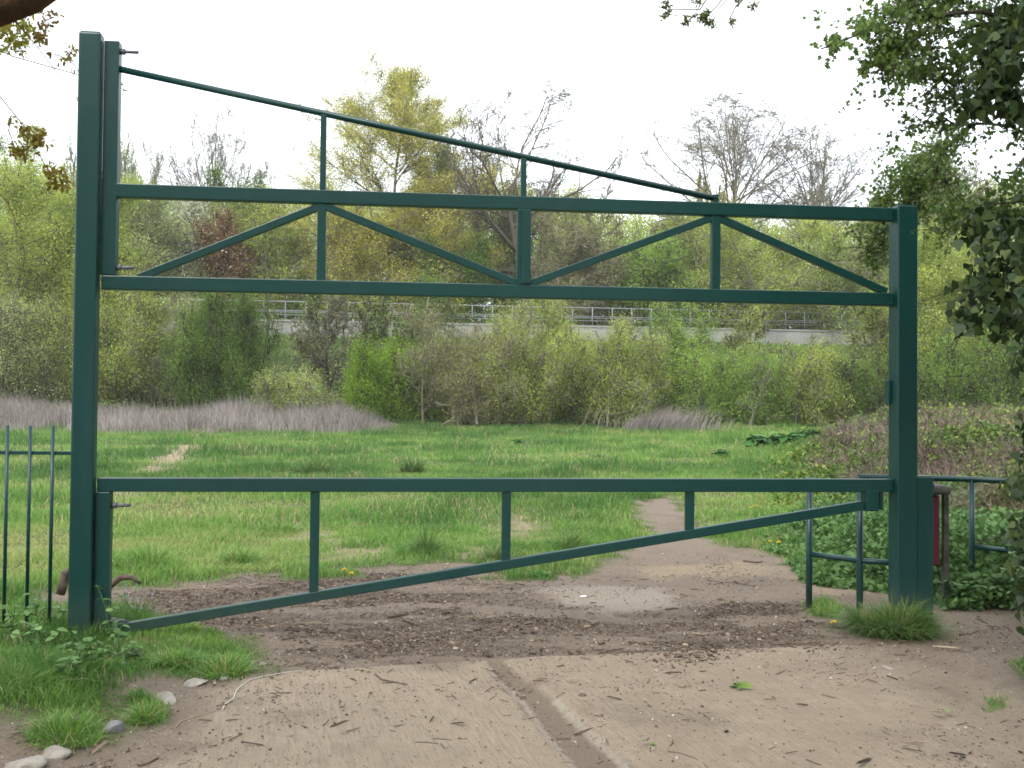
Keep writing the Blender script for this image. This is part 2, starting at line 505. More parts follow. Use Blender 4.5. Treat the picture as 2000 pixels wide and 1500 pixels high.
    return m


g = np_obj('ground', np.stack([GX, GY, GZ], -1), Fg, ground_mat(), None,
           {'bare': bare, 'sparse': sparse, 'slab': slab, 'right': rightm, 'lit': lit, 'clean': clean, 'groove': groove, 'edge': edge}, True)
tag(g, kind='structure')


def surf(x, y):
    """height of the built ground sheet (bilinear)"""
    x = np.asarray(x, float); y = np.asarray(y, float)
    i = np.clip(np.searchsorted(gx, x) - 1, 0, nx - 2); j = np.clip(np.searchsorted(gy, y) - 1, 0, ny - 2)
    fx = (x - gx[i]) / (gx[i + 1] - gx[i]); fy = (y - gy[j]) / (gy[j + 1] - gy[j])
    return ((GZ[j, i] * (1 - fx) + GZ[j, i + 1] * fx) * (1 - fy) + (GZ[j + 1, i] * (1 - fx) + GZ[j + 1, i + 1] * fx) * fy)


# ---------------------------------------------------------------- the gates
LX, LY = -2.69, 6.69            # gate line: left end, right end
RX, RY = 2.66, 7.27
TH = math.atan2(RY - LY, RX - LX)
U = np.array([math.cos(TH), math.sin(TH), 0]); N_ = np.array([-math.sin(TH), math.cos(TH), 0]); Z_ = np.array([0, 0, 1.0])
GO = np.array([LX, LY, 0])


def gp(px, py, off=0.0):
    """point of the gate plane (offset away from the viewer) seen at a photo pixel"""
    d = ray(px, py)
    o = GO + N_ * off
    t = ((o - EYE) @ N_) / (d @ N_)
    return EYE + d * t


def s_of(px, py=900): return (gp(px, py) - GO) @ U        # distance along the gate line
def z_of(px, py): return gp(px, py)[2]


def gpt(s, z, off=0.0): return GO + U * s + Z_ * z + N_ * off


def unit0(a): return a / np.linalg.norm(a)


def beam(mb, p0, p1, h, d, bev=0.006):
    """box section between two points of a plane parallel to the gate; h in the plane, d across it"""
    p0 = np.array(p0); p1 = np.array(p1)
    a = p1 - p0; L = np.linalg.norm(a); a = a / L
    b = np.cross(N_, a); b /= np.linalg.norm(b)
    mb.box((p0 + p1) / 2, (L, d, h), (a, N_, b), bev)


PW = 0.142
PD = 0.098
sL1 = s_of(185.5); sL0 = sL1 - PW              # left post, along the line
sR0 = s_of(1748, 800); sR1 = sR0 + 0.150
FR = -0.045                                   # post fronts stand proud of the bars

lp = thing('gate_post', 'tall thick green steel post at the left, carrying the hinges of both gates', 'post', gpt((sL0 + sL1) / 2, 0, 0.03), TH)
zt = z_of(180, 66)
mb = MB(); mb.box(gpt((sL0 + sL1) / 2, zt / 2 - 0.15, FR + PD / 2), (PW, PD, zt + 0.3), (U, N_, Z_), 0.014, 3)
mb.build('post_shaft', M_PAINT, lp)
mb = MB(); mb.box(gpt((sL0 + sL1) / 2, zt + 0.0025, FR + PD / 2), (PW - 0.02, PD - 0.02, 0.008), (U, N_, Z_), 0.002)
mb.build('post_cap', M_PAINT, lp)

rp = thing('gate_post', 'thick green steel post at the right, rising out of a shaggy grass tuft', 'post', gpt((sR0 + sR1) / 2, 0, 0.03), TH)
zr = z_of(1770, 403)
mb = MB(); mb.box(gpt((sR0 + sR1) / 2, zr / 2 - 0.15, FR + 0.075), (0.15, 0.15, zr + 0.3), (U, N_, Z_), 0.012, 3)
mb.build('post_shaft', M_PAINT, rp)
mb = MB(); mb.box(gpt((sR0 + sR1) / 2, zr + 0.0025, FR + 0.075), (0.134, 0.134, 0.008), (U, N_, Z_), 0.002)
mb.build('post_cap', M_PAINT, rp)
mb = MB()
mb.box(gpt(sR0 - 0.012, (z_of(1727, 740) + z_of(1727, 790)) / 2, 0.075), (0.024, 0.06, 0.17), (U, N_, Z_), 0.003)
mb.build('stop_plate', M_PAINT, rp)

# short slam post right of it
ss = s_of(1812, 1000)
ze = z_of(1812, 931)
sp_ = thing('short_post', 'short square green steel post standing close against the right gate post', 'post', gpt(ss, 0, 0.05), TH)
mb = MB(); mb.box(gpt(sR1 + 0.062, ze / 2 - 0.15, 0.025), (0.12, 0.12, ze + 0.3), (U, N_, Z_), 0.01, 3)
mb.build('post_shaft', M_PAINT, sp_)
mb = MB(); mb.box(gpt(sR1 + 0.062, ze + 0.0025, 0.025), (0.106, 0.106, 0.007), (U, N_, Z_), 0.002)
mb.build('post_cap', M_PAINT, sp_)

BT = 0.07                                      # bar thickness across the plane
MID = 0.045
# upper, height-limiting gate
ug = thing('height_barrier', 'upper green steel truss bar between the two tall posts, with a sloping tie rod above', 'height barrier', gpt(0, 0, MID), TH)
s_st0, s_st1 = sL1 + 0.007, sL1 + 0.103
z_b0, z_b1 = z_of(700, 574 - 4), z_of(700, 547)


def zline(s, zc): return zc


zb = (z_of(300, 553) + z_of(1600, 581)) / 2          # centre height of lower rail
zu = (z_of(300, 372) + z_of(1600, 414)) / 2          # centre of upper rail
hb = 0.092
e_r = sR0 - 0.002
mb = MB(); beam(mb, gpt(sL1 + 0.014, zb, MID), gpt(e_r - 0.004, zb, MID), hb, BT); mb.build('bottom_rail', M_PAINT, ug)
mb = MB(); beam(mb, gpt(s_st1 - 0.006, zu, MID), gpt(e_r - 0.002, zu, MID), hb, BT); mb.build('top_rail', M_PAINT, ug)
zst = z_of(220, 78)
mb = MB(); mb.box(gpt((s_st0 + s_st1) / 2, (zb + hb / 2 + zst) / 2 + 0.001, MID + 0.004), (s_st1 - s_st0, 0.08, zst - zb - hb / 2), (U, N_, Z_), 0.007)
mb.build('hinge_stile', M_PAINT, ug)
# king posts
for px, w in ((627, 0.058), (1401, 0.062)):
    s = s_of(px, 470)
    mb = MB(); beam(mb, gpt(s, zb + hb / 2 - .003, MID), gpt(s, zu - hb / 2 + .003, MID), w, 0.052, 0.005); mb.build('upright', M_PAINT, ug)
s = s_of(1024, 480)
mb = MB(); beam(mb, gpt(s, zb + hb / 2 - .003, MID), gpt(s, zu - hb / 2 + .003, MID), 0.096, 0.074, 0.005)
u_ = mb.build('upright', M_PAINT, ug); u_['label'] = 'wider middle upright'
mb = MB(); beam(mb, gpt(s + 0.012, zb + hb / 2 + 0.01, MID - .042), gpt(s + 0.012, zu - hb / 2 - .001, MID - .042), 0.066, 0.012, 0.003)
mb.build('joint_plate', M_PAINT, ug)
# diagonals
zlo, zhi = zb + hb / 2 + 0.018, zu - hb / 2 - 0.022
for a, b, za, zc in ((275, 618, zlo - .018, zhi), (640, 1006, zhi, zlo), (1042, 1388, zlo, zhi), (1414, 1731, zhi, zlo)):
    mb = MB(); q0, q1 = gpt(s_of(a, 480), za, MID + .002), gpt(s_of(b, 480), zc, MID + .002)
    ex = unit0(q1 - q0) * 0.022
    beam(mb, q0 - ex, q1 + ex, 0.05, 0.046, 0.004)
    mb.build('diagonal_brace', M_PAINT, ug)
# sloping rod with its struts
zr0, zr1 = z_of(234, 131), z_of(1405, 386)
sa, sb = s_of(233, 131), s_of(1404, 386)
mb = MB(); mb.tube([gpt(s_st1 - 0.01, zr0 + .002, MID), gpt(sb, zr1, MID)], 0.0225, 12); mb.build('tie_rod', M_PAINT, ug)
for px in (630, 1024, 1401):
    s = s_of(px, 330)
    zz = zr0 + (zr1 - zr0) * (s - sa) / (sb - sa)
    mb = MB(); beam(mb, gpt(s, zu + hb / 2 - .003, MID), gpt(s, zz - (.012 if px < 1400 else -.026), MID), 0.04, 0.038, 0.004)
    mb.build('strut', M_PAINT, ug)


def bolt(parent, px, py, L=0.115):
    z = z_of(px, py)
    mb = MB(); mb.tube([gpt(s_st1 - 0.004, z, MID), gpt(s_st1 + L, z, MID)], 0.0115, 12)
    mb.tube([gpt(s_st1 - 0.002, z, MID), gpt(s_st1 + 0.03, z, MID)], 0.021, 6)
    mb.build('hinge_bolt', M_BOLT, parent)


bolt(ug, 250, 97); bolt(ug, 245, 521)

# lower swing gate
lg = thing('swing_gate', 'lower green steel swing gate with a long sloping bottom rail, closed across the track', 'gate', gpt(0, 0, MID), TH)
zg = (z_of(300, 948) + z_of(1600, 948)) / 2
mb = MB(); beam(mb, gpt(sL1 + 0.01, zg, MID), gpt(e_r, zg, MID), hb, BT); mb.build('top_rail', M_PAINT, lg)
zg0 = z_of(205, 1262)
mb = MB(); mb.box(gpt((s_st0 + s_st1) / 2 - .004, (zg - hb / 2 + zg0) / 2, MID), (s_st1 - s_st0, 0.078, zg - hb / 2 - zg0), (U, N_, Z_), 0.007)
mb.build('hinge_stile', M_PAINT, lg)
za, zc = z_of(240, 1235), z_of(1688, 988)
sa, sb = s_of(240, 1235), s_of(1690, 988)
mb = MB(); beam(mb, gpt(s_st1 - .01, za + .004, MID), gpt(sb, zc, MID), 0.066, 0.05, 0.006); mb.build('sloping_rail', M_PAINT, lg)
for px in (614, 990, 1350):
    s = s_of(px, 1000)
    zz = za + (zc - za) * (s - sa) / (sb - sa)
    mb = MB(); beam(mb, gpt(s, zg - hb / 2 + .003, MID), gpt(s, zz + .028, MID), 0.06, 0.045, 0.004); mb.build('upright', M_PAINT, lg)
bolt(lg, 240, 988); bolt(lg, 235, 1215)
mb = MB(); zl = (z_of(1705, 958) + z_of(1705, 998)) / 2
mb.box(gpt(s_of(1705, 980), zl - .003, MID), (0.092, 0.09, 0.145), (U, N_, Z_), 0.006); mb.build('lock_box', M_PAINT, lg)
mb = MB(); mb.box(gpt(s_of(1724, 980) + 0.004, zl + .008, MID), (0.02, 0.06, 0.15), (U, N_, Z_), 0.003); mb.build('catch_plate', M_PAINT, lg)

# ---------------------------------------------------------------- pedestrian guard rails on the right
def rail_frame(label, posts, tops, mids, cap=None):
    base = posts[0]
    t = thing('guard_rail', label, 'guard rail', (base[0], base[1], 0), 0, 'tubular guard rails beside the gate')
    for p in posts:
        mb = MB(); mb.tube([(p[0], p[1], -0.3), (p[0], p[1], p[2])], 0.0245, 14); mb.build('post', M_PAINT, t)
    mb = MB(); mb.tube(tops, 0.0245, 14); mb.build('top_rail', M_PAINT, t)
    for m_ in mids:
        mb = MB(); mb.tube(m_, 0.0215, 12); mb.build('mid_rail', M_PAINT, t)
    return t


pa = at(1580, 1190, 7.93); pb = at(1679, 1207, 7.62)
dirn = (pb - pa) / np.linalg.norm((pb - pa)[:2])
pe = np.array([at(1824, 937, 7.48)[0], 7.48])
pa2, pb2 = pa[:2], pb[:2]
zt1 = 1.0
rail_frame('tubular green guard rail with two posts showing just left of the thick right post',
           [(pa2[0], pa2[1], zt1), (pb2[0], pb2[1], zt1)],
           [(pa2[0] - .02, pa2[1] + .005, zt1), (pb2[0], pb2[1], zt1), (pe[0], pe[1], zt1)],
           [[(pa2[0], pa2[1], 0.435), (pb2[0], pb2[1], 0.43), (pe[0] - .05, pe[1] + .02, 0.425)]])
c0 = at(1677, 931, 8.6); c1 = at(1898, 936, 8.6); c2 = at(2030, 943, 8.1)
m0 = at(1900, 1067, 8.6); m2 = at(2030, 1083, 8.15)
rail_frame('tubular green guard rail farther right, bending towards the viewer beside the ivy',
           [(at(1684, 936, 8.6)[0] - .015, 8.6, c0[2]), (c1[0], c1[1], c1[2]), (c2[0], c2[1], c2[2])],
           [c0, c1, c2], [[m0, m2]])

# ---------------------------------------------------------------- railing on the left
rl = thing('bar_railing', 'low green vertical bar railing running off from the left of the tall post', 'railing', (at(100, 1200, 6.65)[0], 6.65, 0))
zr_ = at(60, 885, 6.66)[2]
xr = gpt(sL0, 0, .03)
mb = MB(); mb.box(((xr[0] - 0.9), 6.70, zr_), (1.8, 0.008, 0.024), bev=0.002); mb.build('cross_rail', M_PAINT, rl)
mb = MB(); mb.box(((xr[0] - 0.9), 6.70, 0.04), (1.8, 0.01, 0.03), bev=0.002); mb.build('cross_rail', M_PAINT, rl)
x0 = at(102, 885, 6.68)[0]
for k in range(12):
    xx = x0 - k * 0.148
    mb = MB(); mb.tube([(xx, 6.685, 0.02), (xx, 6.685, at(60, 831, 6.68)[2])], 0.0115, 10); mb.build('bar', M_PAINT, rl)

# ---------------------------------------------------------------- bin behind the short post
M_RED = rough_mat('red_plastic', [(0.3, (0.07, 0.005, 0.014)), (0.7, (0.11, 0.009, 0.024))], 8, 0.5, 0.1, 0.002, 0.4)
M_LID = rough_mat('mossy_lid', [(0.35, (0.035, 0.035, 0.03)), (0.7, (0.11, 0.11, 0.09))], 12, 0.8, 0.6, 0.01)
bY = 8.15
xb0, xb1 = at(1790, 1000, bY)[0], at(1836, 1000, bY)[0]
zb0, zb1 = at(1835, 1105, bY)[2], at(1835, 968, bY)[2]
bn = thing('litter_bin', 'red litter bin with a dark weathered lid, half hidden behind the short green post', 'bin', ((xb0 + xb1) / 2, bY, 0))
mb = MB(); mb.box(((xb0 + xb1) / 2, bY + .12, (zb0 + zb1) / 2), (xb1 - xb0, 0.24, zb1 - zb0), bev=0.012); mb.build('bin_body', M_RED, bn)
mb = MB(); mb.box(((xb0 + xb1) / 2 + .03, bY + .12, zb1 + .045), (xb1 - xb0 + .10, 0.34, 0.075), bev=0.03, seg=3); mb.build('lid', M_LID, bn)
xp = at(1846, 1050, bY + .12)[0]
mb = MB(); mb.box((xp, bY + .12, (zb1 + .02) / 2 - .1), (0.042, 0.05, zb1 + .2), bev=0.004); mb.build('post', M_LID, bn)

# ---------------------------------------------------------------- leaves and branches
def unit(a): return a / (np.linalg.norm(a, axis=-1, keepdims=True) + 1e-9)


LEAF4 = np.array([(0, 0), (0.5, 0.32), (1, 0), (0.5, -0.32)])
LEAFIVY = np.array([(0, 0), (-0.04, 0.26), (0.16, 0.44), (0.42, 0.38), (0.62, 0.20), (1.05, 0), (0.62, -0.20), (0.42, -0.38), (0.16, -0.44), (-0.04, -0.26)])
LEAFHAW = np.array([(0, 0), (0.35, 0.30), (0.55, 0.50), (0.66, 0.24), (1.0, 0.22), (0.95, -0.05), (1.0, -0.22), (0.66, -0.26), (0.52, -0.50), (0.33, -0.26)])
LEAFOAK = np.array([(0, 0), (0.3, 0.13), (0.42, 0.3), (0.58, 0.17), (0.75, 0.26), (1, 0.0), (0.78, -0.24), (0.6, -0.15), (0.42, -0.3), (0.28, -0.12)])
LEAFOV = np.array([(0, 0), (0.18, 0.24), (0.45, 0.30), (0.75, 0.17), (1, 0), (0.75, -0.17), (0.45, -0.30), (0.18, -0.24)])


def leaves(rng, P, size, outline=LEAF4, D=None, spread=1.0, var=0.35, vbase=None, vsd=0.22, flatten=0.0, fold=0.25):
    """flat little leaves at points P; returns verts, faces, v"""
    n = len(P)
    d = unit(rng.normal(size=(n, 3)) * spread + (0 if D is None else D))
    nn = rng.normal(size=(n, 3)); nn[:, 2] += flatten
    w = unit(np.cross(d, nn)); u = np.cross(w, d)
    s = size * (1 + var * rng.uniform(-1, 1, n))
    k = len(outline)
    o = outline
    V = (P[:, None, :] + s[:, None, None] * (o[None, :, 0, None] * d[:, None, :] + o[None, :, 1, None] * w[:, None, :]
         + fold * np.abs(o[None, :, 1, None]) * u[:, None, :] - 0.18 * (o[None, :, 0, None] ** 2) * u[:, None, :]))
    Fc = np.arange(n * k).reshape(n, k)
    if vbase is None: vbase = 0.5
    v = np.clip(vbase + rng.normal(0, vsd, n), 0, 1)
    return V.reshape(-1, 3), Fc, np.repeat(v, k)


def tubes(P, R, sides):
    """P (n,k,3), R (n,k) -> verts, faces"""
    n, k, _ = P.shape
    T = np.empty_like(P); T[:, 1:-1] = P[:, 2:] - P[:, :-2]; T[:, 0] = P[:, 1] - P[:, 0]; T[:, -1] = P[:, -1] - P[:, -2]
    T = unit(T)
    ref = np.where(np.abs(T[:, :1, 2:3]) < 0.8, np.array([0, 0, 1.0]), np.array([1.0, 0, 0]))
    ref = np.broadcast_to(ref, T.shape)
    A = unit(np.cross(T, ref)); B = np.cross(A, T)
    a = np.arange(sides) * 2 * math.pi / sides
    V = P[:, :, None, :] + R[:, :, None, None] * (np.cos(a)[None, None, :, None] * A[:, :, None, :] + np.sin(a)[None, None, :, None] * B[:, :, None, :])
    i = np.arange(n * k * sides).reshape(n, k, sides)
    j = np.roll(i, -1, axis=2)
    Fc = np.stack([i[:, :-1], j[:, :-1], j[:, 1:], i[:, 1:]], -1).reshape(-1, 4)
    return V.reshape(-1, 3), Fc


def join(parts):
    V, Fc, o = [], [], 0
    for v, f in parts:
        V.append(v); Fc.append(f + o); o += len(v)
    return np.concatenate(V), np.concatenate(Fc)


def shoot(rng, S, D, L, K, wander, up):
    n = len(S)
    P = np.empty((n, K, 3)); P[:, 0] = S; d = unit(D)
    for k in range(1, K):
        d = unit(d + rng.normal(0, wander, (n, 3)) + np.array([0, 0, up]))
        P[:, k] = P[:, k - 1] + d * (L / (K - 1))[:, None]
    return P


def sample(P, t):
    """point and tangent at t (n,m) along P (n,k,3)"""
    n, k, _ = P.shape
    f = t * (k - 1); i = np.clip(f.astype(int), 0, k - 2); f = (f - i)[..., None]
    r = np.arange(n)[:, None]
    a, b = P[r, i], P[r, i + 1]
    return a * (1 - f) + b * f, unit(b - a)


def grow(rng, P0, R0, R1, levels, rmax=9.0):
    """levels: (m, t0, t1, angle, angle_sd, length, falloff, wander, up, K)"""
    out = [(P0, R0[:, None] + (R1 - R0)[:, None] * np.linspace(0, 1, P0.shape[1])[None] ** 0.8)]
    P, Ra, Rb = P0, R0, R1
    L = np.linalg.norm(np.diff(P, axis=1), axis=2).sum(1)
    for (m, t0, t1, ang, asd, ratio, fall, wander, up, K) in levels:
        n = len(P)
        t = t0 + (t1 - t0) * (np.arange(m)[None] + rng.uniform(0, 1, (n, m))) / m
        C, T = sample(P, t)
        C = C.reshape(-1, 3); T = T.reshape(-1, 3)
        pr = unit(np.cross(T, rng.normal(size=T.shape)))
        a = np.radians(rng.uniform(*ang, len(T)) if isinstance(ang, tuple) else rng.normal(ang, asd, len(T)))[:, None]
        D = T * np.cos(a) + pr * np.sin(a)
        tt = t.ravel()
        Ln = np.repeat(L, m) * ratio * (1 - fall * tt) * rng.uniform(0.65, 1.2, len(tt))
        ra = np.repeat(Ra, m) * (1 - tt) + np.repeat(Rb, m) * tt
        ra = np.minimum(ra * 0.62, rmax); rb = ra * 0.3; rmax = rmax * 0.45
        P = shoot(rng, C, D, Ln, K, wander, up); Ra, Rb, L = ra, rb, Ln
        out.append((P, ra[:, None] + (rb - ra)[:, None] * np.linspace(0, 1, K)[None]))
    return out


SIDES = [8, 6, 4, 3, 3, 3]


def fit(levs, base, H, W, rng=None, lean=(0, 0), D=None):
    """scale a grown skeleton to height H and width W on its base"""
    A = np.concatenate([p.reshape(-1, 3) for p, r in levs[-2:]])
    top = np.percentile(A[:, 2], 99.7); cx = np.percentile(A[:, 0], [1, 99]); cy = np.percentile(A[:, 1], [1, 99])
    sz = H / top; sx = W / (cx[1] - cx[0]); sy = (D or W) / (cy[1] - cy[0])
    m = np.array([sx, sy, sz])
    out = []
    for p, r in levs:
        q = p * m
        q[..., 0] += lean[0] * q[..., 2]; q[..., 1] += lean[1] * q[..., 2]
        out.append((q + base, r))
    return out


def skeleton_mesh(levs, rmin=0.0, split=1):
    """trunk (first level) and branches (all others) meshes"""
    parts = []
    for i, (p, r) in enumerate(levs):
        parts.append(tubes(p, np.maximum(r, rmin), SIDES[min(i, 5)]))
    return join(parts[:split]), join(parts[split:])


def trunk0(rng, n, spread, L, K=8, wander=0.06, up=0.02, lean=0.0):
    az = rng.uniform(0, 2 * math.pi, n)
    a = rng.uniform(0.15, 1, n) * spread
    D = np.stack([np.sin(a) * np.cos(az), np.sin(a) * np.sin(az), np.cos(a)], 1)
    S = np.zeros((n, 3)); S[:, :2] = rng.normal(0, 0.25 * (n > 1), (n, 2))
    return shoot(rng, S, D, np.full(n, L) * rng.uniform(0.75, 1.1, n), K, wander, up)


STYLES = {
    # name: trunks, spread, trunk length, wander, levels
    'tree': (1, 0.06, 1.0, 0.05, [(20, 0.18, 0.97, 58, 12, 0.5, 0.72, 0.10, 0.05, 7), (8, 0.15, 1.0, 42, 14, 0.5, 0.4, 0.12, 0.03, 5), (6, 0.2, 1, 42, 16, 0.5, 0.3, 0.14, 0.0, 4), (4, 0.2, 1, 40, 18, 0.6, 0.3, 0.15, 0.0, 3)]),
    'fan': (1, 0.05, 0.60, 0.03, [(24, 0.66, 1.0, (4, 92), 0, 0.70, 0.0, 0.07, 0.014, 10), (8, 0.2, 1.0, (14, 40), 0, 0.46, 0.5, 0.08, 0.02, 7), (6, 0.15, 1, 32, 12, 0.52, 0.35, 0.11, 0.02, 5), (4, 0.2, 1, 34, 14, 0.6, 0.3, 0.14, 0.01, 4)]),
    'gnarled': (1, 0.1, 0.5, 0.07, [(15, 0.4, 1.0, (10, 82), 0, 1.1, 0.1, 0.11, 0.02, 10), (10, 0.2, 1.0, (20, 60), 0, 0.42, 0.4, 0.15, 0.03, 7), (7, 0.15, 1, 42, 18, 0.5, 0.3, 0.2, 0.03, 5), (5, 0.2, 1, 42, 20, 0.5, 0.3, 0.22, 0.0, 4)]),
    'spire': (1, 0.04, 1.0, 0.035, [(34, 0.08, 0.98, (26, 66), 0, 0.50, 0.66, 0.09, 0.05, 7), (9, 0.12, 1.0, 34, 14, 0.48, 0.35, 0.12, 0.04, 5), (6, 0.15, 1, 36, 16, 0.5, 0.3, 0.15, 0.02, 4), (4, 0.2, 1, 36, 16, 0.7, 0.3, 0.15, 0.03, 3)]),
    'willow': (5, 0.36, 1.0, 0.07, [(16, 0.06, 1.0, 48, 14, 0.42, 0.55, 0.11, 0.06, 7), (8, 0.15, 1.0, 36, 14, 0.5, 0.3, 0.13, 0.03, 5), (6, 0.2, 1, 36, 16, 0.6, 0.3, 0.16, 0.02, 4)]),
    'shrub': (16, 1.1, 0.9, 0.12, [(10, 0.03, 1.0, 48, 16, 0.42, 0.3, 0.15, 0.05, 6), (6, 0.1, 1.0, 40, 16, 0.5, 0.3, 0.17, 0.04, 5), (5, 0.2, 1, 40, 18, 0.75, 0.3, 0.18, 0.03, 4)]),
}

LEAF_MORE = 3.4


def make_tree(name, label, cat, px, Y, top, wpx, style, leafm, nleaf, lsize, bark, seed, group=None, trunk_r=None,
              dens=1.0, basez=None, vb=None, leaf_low=0.0, outline=LEAF4, lean=0.0, depth=None, rmin=None, jit=None, flower=None):
    """a tree seen centred on photo column px, its top at row top, wpx pixels wide, standing at depth Y"""
    rng = np.random.default_rng(seed)
    b = at(px, 800, Y)
    bx = float(b[0]); bz = float(surf(bx, Y)) if basez is None else basez
    H = at(px, top, Y)[2] - bz
    W = wpx / F * Y
    n, spread, tl, wand, lv = STYLES[style]
    P0 = trunk0(rng, n, spread, tl, 8, wand)
    r0 = trunk_r or (0.028 * H if n == 1 else 0.012 * H)
    R0 = np.full(n, r0) * rng.uniform(0.7, 1.1, n); R1 = R0 * 0.25
    levs = grow(rng, P0, R0, R1, lv, 0.11 if style == 'fan' else 0.17 if style == 'gnarled' else 9.0)
    cz = {'fan': 0.63, 'gnarled': 0.68}.get(style)
    if cz:
        levs = fit(levs, np.zeros(3), H * 1.08, W * 1.25, D=W * 1.25)
        sx, hi, lo = W / 2, H * (1 - cz), H * 0.42
        rnd = []
        for p_, r_ in levs:              # round the crown off into a dome
            q = p_ - np.array([0, 0, H * cz])
            hh = np.where(q[..., 2] > 0, hi, lo)
            rho = np.sqrt((q[..., 0] / sx) ** 2 + (q[..., 1] / sx) ** 2 + (q[..., 2] / hh) ** 2) + 1e-6
            f = np.where(rho > 0.8, (0.8 + 0.24 * np.tanh((rho - 0.8) / 0.45)) / rho, 1.0)
            f = np.where(q[..., 2] < -lo * .8, 1.0, f)
            rnd.append((q * f[..., None] + np.array([0, 0, H * cz]), r_))
        levs = [(p_ + np.array([bx, Y, bz - 0.05]) + np.stack([lean * p_[..., 2], 0 * p_[..., 2], 0 * p_[..., 2]], -1), r_) for p_, r_ in rnd]
    else:
        levs = fit(levs, np.array([bx, Y, bz - 0.05]), H, W, lean=(lean, 0), D=depth)
    t = thing(name, label, cat, (bx, Y, bz), 0, group)
    rm = rmin if rmin is not None else 0.00034 * Y
    (tv, tf), (bv, bf) = skeleton_mesh(levs, rm)
    np_obj('trunk' if n == 1 else 'stems', tv, tf, bark, t, smooth=True)
    br = np_obj('branches', bv, bf, bark, t)
    if nleaf:
        Q = []
        for wgt, (p, r) in zip((0.6, 0.3, 0.1), (levs[-1], levs[-2], levs[-3])):
            k = int(nleaf * LEAF_MORE * wgt)
            i = rng.integers(0, len(p), k); tt = rng.uniform(0.15, 1, (k, 1))
            q, T = sample(p[i], tt); Q.append(q[:, 0])
        Q = np.concatenate(Q)
        Q = Q + rng.normal(0, jit if jit is not None else 0.16 + lsize * 1.2, Q.shape)
        Q = Q[Q[:, 2] > bz + 0.05]
        if leaf_low: Q = Q[Q[:, 2] > bz + leaf_low * H]
        # clumps: drop leaves where a coarse 3-D noise is low, tint by clump
        s = 3.2 / max(W, 3)
        cl = fbm(Q[:, 0] * s * 2 + seed, Q[:, 2] * s * 2 + Q[:, 1] * s * 1.3, seed, 3)
        keep = rng.uniform(0, 1, len(Q)) < sstep(0.2, 0.4, cl) * 0.6 + 0.4
        Q, cl = Q[keep], cl[keep]
        vv = 0.5 + (cl - 0.5) * 1.1 if vb is None else vb + (cl - 0.5) * 0.9
        V, Fc, v = leaves(rng, Q, lsize * .72, outline, vbase=vv, flatten=0.9, vsd=0.17)
        np_obj('foliage', V, Fc, leafm, t, v)
        if flower:
            fm, nf, fs = flower
            i = rng.integers(0, len(Q), nf)
            V, Fc, v = leaves(rng, Q[i] + rng.normal(0, lsize, (nf, 3)), fs, LEAF4)
            np_obj('blossom', V, Fc, fm, t, v)
    return t


def g3(a, b, c): return [(0.0, a), (0.5, b), (1.0, c)]


L_OLIVE = leaf_mat('olive_leaf', g3((0.157, 0.200, 0.038), (0.315, 0.388, 0.074), (0.500, 0.579, 0.122)))
L_GREY = leaf_mat('grey_green_leaf', g3((0.160, 0.196, 0.072), (0.294, 0.352, 0.121), (0.445, 0.508, 0.186)))
L_YELLOW = leaf_mat('yellow_willow_leaf', g3((0.268, 0.254, 0.046), (0.461, 0.446, 0.074), (0.655, 0.625, 0.125)), 0.35)
L_BRIGHT = leaf_mat('fresh_green_leaf', g3((0.07, 0.12, 0.018), (0.13, 0.215, 0.03), (0.21, 0.32, 0.05)), 0.35)
L_LIME = leaf_mat('lime_leaf', g3((0.10, 0.18, 0.012), (0.19, 0.32, 0.018), (0.29, 0.44, 0.035)), 0.4)
L_MID = leaf_mat('mid_green_leaf', g3((0.116, 0.193, 0.034), (0.213, 0.336, 0.052), (0.356, 0.501, 0.086)))
L_BROWN = leaf_mat('brown_bud', g3((0.126, 0.125, 0.044), (0.242, 0.244, 0.088), (0.339, 0.364, 0.128)))
L_COPPER = leaf_mat('copper_leaf', g3((0.14, 0.07, 0.03), (0.24, 0.13, 0.055), (0.32, 0.27, 0.10)))
L_WHITE = leaf_mat('white_petal', g3((0.5, 0.5, 0.42), (0.65, 0.66, 0.58), (0.8, 0.8, 0.75)))
L_PALE = leaf_mat('pale_green_leaf', g3((0.191, 0.251, 0.061), (0.328, 0.413, 0.103), (0.464, 0.561, 0.164)))
L_HAW = leaf_mat('hawthorn_leaf', g3((0.045, 0.075, 0.016), (0.09, 0.15, 0.03), (0.16, 0.24, 0.05)), 0.45, 0.45, 0.35)
L_IVY = leaf_mat('ivy_leaf', g3((0.015, 0.029, 0.010), (0.034, 0.060, 0.017), (0.085, 0.111, 0.025)), 0.12, 0.5, 0.22)
L_OAK = leaf_mat('young_oak_leaf', g3((0.10, 0.055, 0.012), (0.20, 0.155, 0.018), (0.22, 0.26, 0.03)), 0.45)
L_ASH = leaf_mat('narrow_leaf', g3((0.07, 0.10, 0.03), (0.14, 0.17, 0.05), (0.2, 0.2, 0.07)), 0.4)
L_NETTLE = leaf_mat('nettle_leaf', g3((0.046, 0.098, 0.026), (0.098, 0.195, 0.052), (0.169, 0.286, 0.091)), 0.3)
L_GRASS = leaf_mat('grass_blade', [(0.0, (0.053, 0.143, 0.023)), (0.35, (0.111, 0.237, 0.038)), (0.65, (0.181, 0.330, 0.058)), (0.93, (0.280, 0.369, 0.099)), (1.0, (0.490, 0.385, 0.198))], 0.3, 0.5, 0.35)
L_TUSS = leaf_mat('tussock_blade', [(0.0, (0.031, 0.090, 0.021)), (0.6, (0.080, 0.170, 0.037)), (1.0, (0.276, 0.265, 0.085))], 0.3, 0.5, 0.35)
